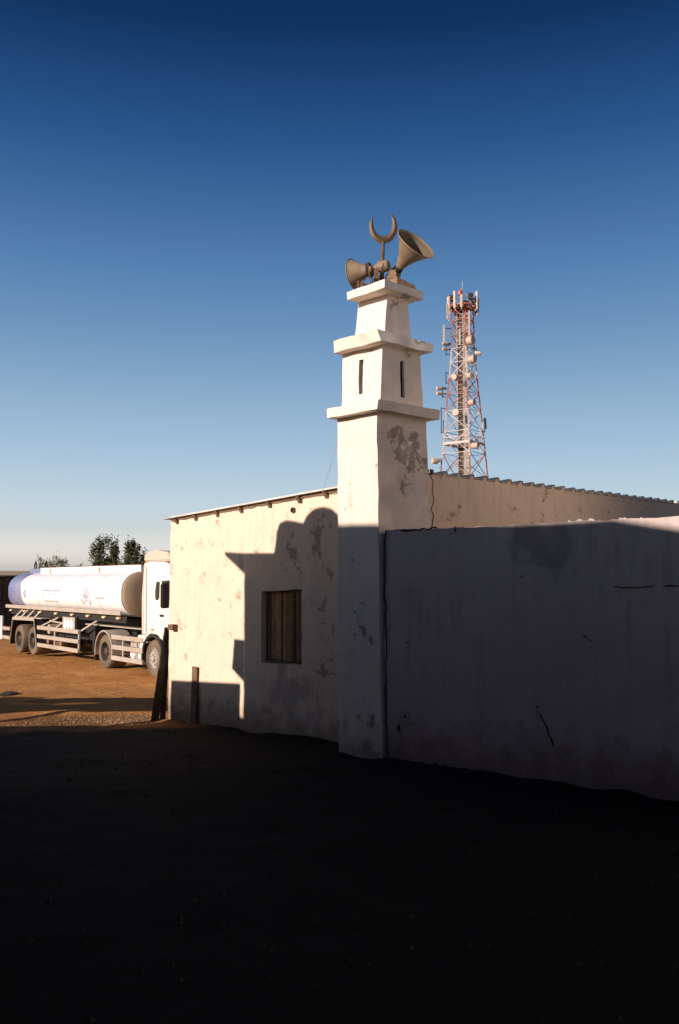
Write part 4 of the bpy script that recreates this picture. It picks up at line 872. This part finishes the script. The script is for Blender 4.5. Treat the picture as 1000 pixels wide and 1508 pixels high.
clod('flat dark rag lying on the dirt at the left edge', -7.6, 20.5, .20, .34, .05)

# ------------------------------------------------------------------ the neighbouring houses that throw the shade (left of and behind the camera), and added houses that shape the light
RO = Vector((-4.4, 8.9, 0))
def Sp(w, off, z): q = RO + SIDE * w + SUN_H * off; return Vector((q.x, q.y, z))
def slab(poly, off0, off1):
    """outline (w, z) swept back along the house's depth"""
    return MB().prism([Sp(w, off0, z) for w, z in poly], SUN_H * (off1 - off0))
nb = thing('neighbour_house', 'flat roofed neighbour house with a roof slab and water tanks across the lane', 'building', tuple(Sp(1, 2, 0)))
obj('wall', slab([(-.12, -.3), (2.20, -.3), (2.20, 4.30), (-.12, 4.30)], 0, 4.5), M['town'], nb, world=True)
obj('roof_hood', slab([(2.202, 4.302), (2.67, 4.58), (2.73, 4.62), (2.202, 4.60)], -.05, .10), M['town'], nb, world=True)
obj('roof_slab', slab([(-.14, 4.302), (2.20, 4.302), (2.20, 4.60), (-.14, 4.60)], -.05, 4.6), M['town'], nb, world=True)
obj('wall_box', slab([(2.202, 3.20), (2.45, 3.20), (2.51, 2.73), (2.202, 2.55)], .02, .10), M['grey_metal'], nb, world=True)
wt = thing('water_tank', 'square rooftop water tank on the neighbour house', 'water tank', tuple(Sp(1, .3, 4.6)))
obj('tank', slab([(.72, 4.59), (1.46, 4.59), (1.40, 4.94), (1.32, 5.09), (1.18, 5.135), (1.02, 5.12), (.72, 5.07)], .02, .5), M['grey_metal'], wt, world=True)
wt2 = thing('domed_tank', 'round topped rooftop water tank on the neighbour house', 'water tank', tuple(Sp(.36, .46, 4.6)))
q = MB(); q.lathe([(.44, -.23), (.44, .28), (.42, .38), (.36, .47), (.26, .545), (.14, .59), (0, .60)], Sp(.36, .46, 4.82), (0, 0, 1), 40); obj('tank', q, M['radome'], wt2, world=True, smooth=True)
gw = thing('garden_wall', 'plastered garden wall beside the neighbour house', 'wall', tuple(Sp(3.2, 0, 0)))
obj('wall', slab([(2.29, -.4), (4.27, -.4), (4.27, 2.34), (2.29, 2.48)], 0, .2), M['town'], gw, world=True)
obj('pier', slab([(2.11, -.3), (2.31, -.3), (2.31, 2.0), (2.11, 2.0)], .21, .4), M['town'], gw, world=True)
sh = thing('open_shed', 'open fronted shed with a low wall and deep fascia', 'shed', (-10, 12, 0))
obj('wall', MB().box(-17, -6.6, 11.75, 12, -.5, 1.37), M['town'], sh, world=True)
rg = random.Random(5); x = -18.0
while x < -7.85:                                                          # uneven boards with gaps and sagging ends
    w_ = rg.uniform(.5, 1.3); d_ = rg.uniform(-.12, .10); x1 = min(x + w_, -7.85)
    obj('fascia_board', MB().box(x, x1 - .01, 11.9, 11.94, 2.26 + d_, 2.72 + d_ * .4), M['wood'], sh, world=True)
    obj('fascia_board', MB().box(x + .1, x1 + .05, 11.80, 11.84, 2.84 - d_ * .5, 3.35 + rg.uniform(-.16, .12)), M['wood'], sh, world=True); x += w_
obj('roof_beam', MB().box(-18, -7.85, 11.85, 11.89, 2.68, 2.82), M['wood'], sh, world=True)
for x in (-17.8, -14.8, -11.2, -8.05): obj('post', MB().box(x - .07, x + .07, 11.5, 11.64, -.5, 2.75), M['wood'], sh, world=True)
b2 = thing('back_house', 'plain two storey house standing behind the camera', 'building', tuple(Sp(-3, 5, 0)))
obj('wall', slab([(.3, -.3), (-7.6, -.3), (-7.6, 5.85), (-5.16, 6.45), (-4.48, 6.525), (-4.11, 6.48), (-3.42, 6.405), (-2.93, 6.38), (-2.2, 6.34), (-1.66, 6.29), (-.95, 6.31), (.3, 6.35)], 5, 10), M['town'], b2, world=True)
b3 = thing('sky_block_rear', 'added unseen house behind the camera, blocking skylight', 'building', tuple(Sp(-12, 10, 0)))  # added mass that cuts skylight on the foreground
obj('wall', slab([(-7.8, -.3), (-19, -.3), (-19, 6.4), (-7.8, 6.4)], 6.8, 12), M['town'], b3, world=True)  # body of the added rear skylight blocker
b4 = thing('sky_block_right', 'added unseen house right of the camera, blocking skylight', 'building', (8, 0, 0))  # added out of view to darken the boundary wall's right end
obj('wall', MB().box(4.5, 12, -4, 4.0, -.3, 6.0), M['town'], b4, world=True)  # body of the added right skylight blocker
# added white house out of view, bouncing sun onto the minaret's right faces
yh = thing('fill_house', 'added unseen white house bouncing sunlight onto the minaret', 'building', (6.5, 12, 0))
fa, fb = Vector((5.72, 8.6, 0)), Vector((5.85, 13.5, 0)); fd = (fb - fa).normalized(); fn = Vector((fd.y, -fd.x, 0))
mb = MB(); masonry(mb, [K(fa, -.4), K(fa + fn * 4, -.4), K(fb + fn * 4, -.4), K(fb, -.4)], [K(fa, 7.0), K(fa + fn * 4, 7.0), K(fb + fn * 4, 7.0), K(fb, 7.0)], .4, .012, {3: [(.2, .36, .2, .38, .15), (.62, .78, .2, .38, .15)]})
wall_obj('wall', mb, M['bounce_white'], yh)  # body of the added bounce house
for k in (.28, .70):
    c_ = fb.lerp(fa, k) + fn * .1; obj('added_shutter', MB().hexa([K(c_ - fd * .5, 1.05), K(c_ + fd * .5, 1.05), K(c_ + fd * .5 + fn * .03, 1.05), K(c_ - fd * .5 + fn * .03, 1.05)], [K(c_ - fd * .5, 2.2), K(c_ + fd * .5, 2.2), K(c_ + fd * .5 + fn * .03, 2.2), K(c_ - fd * .5 + fn * .03, 2.2)]), M['wood'], yh, world=True)  # shutters that dress the added bounce house
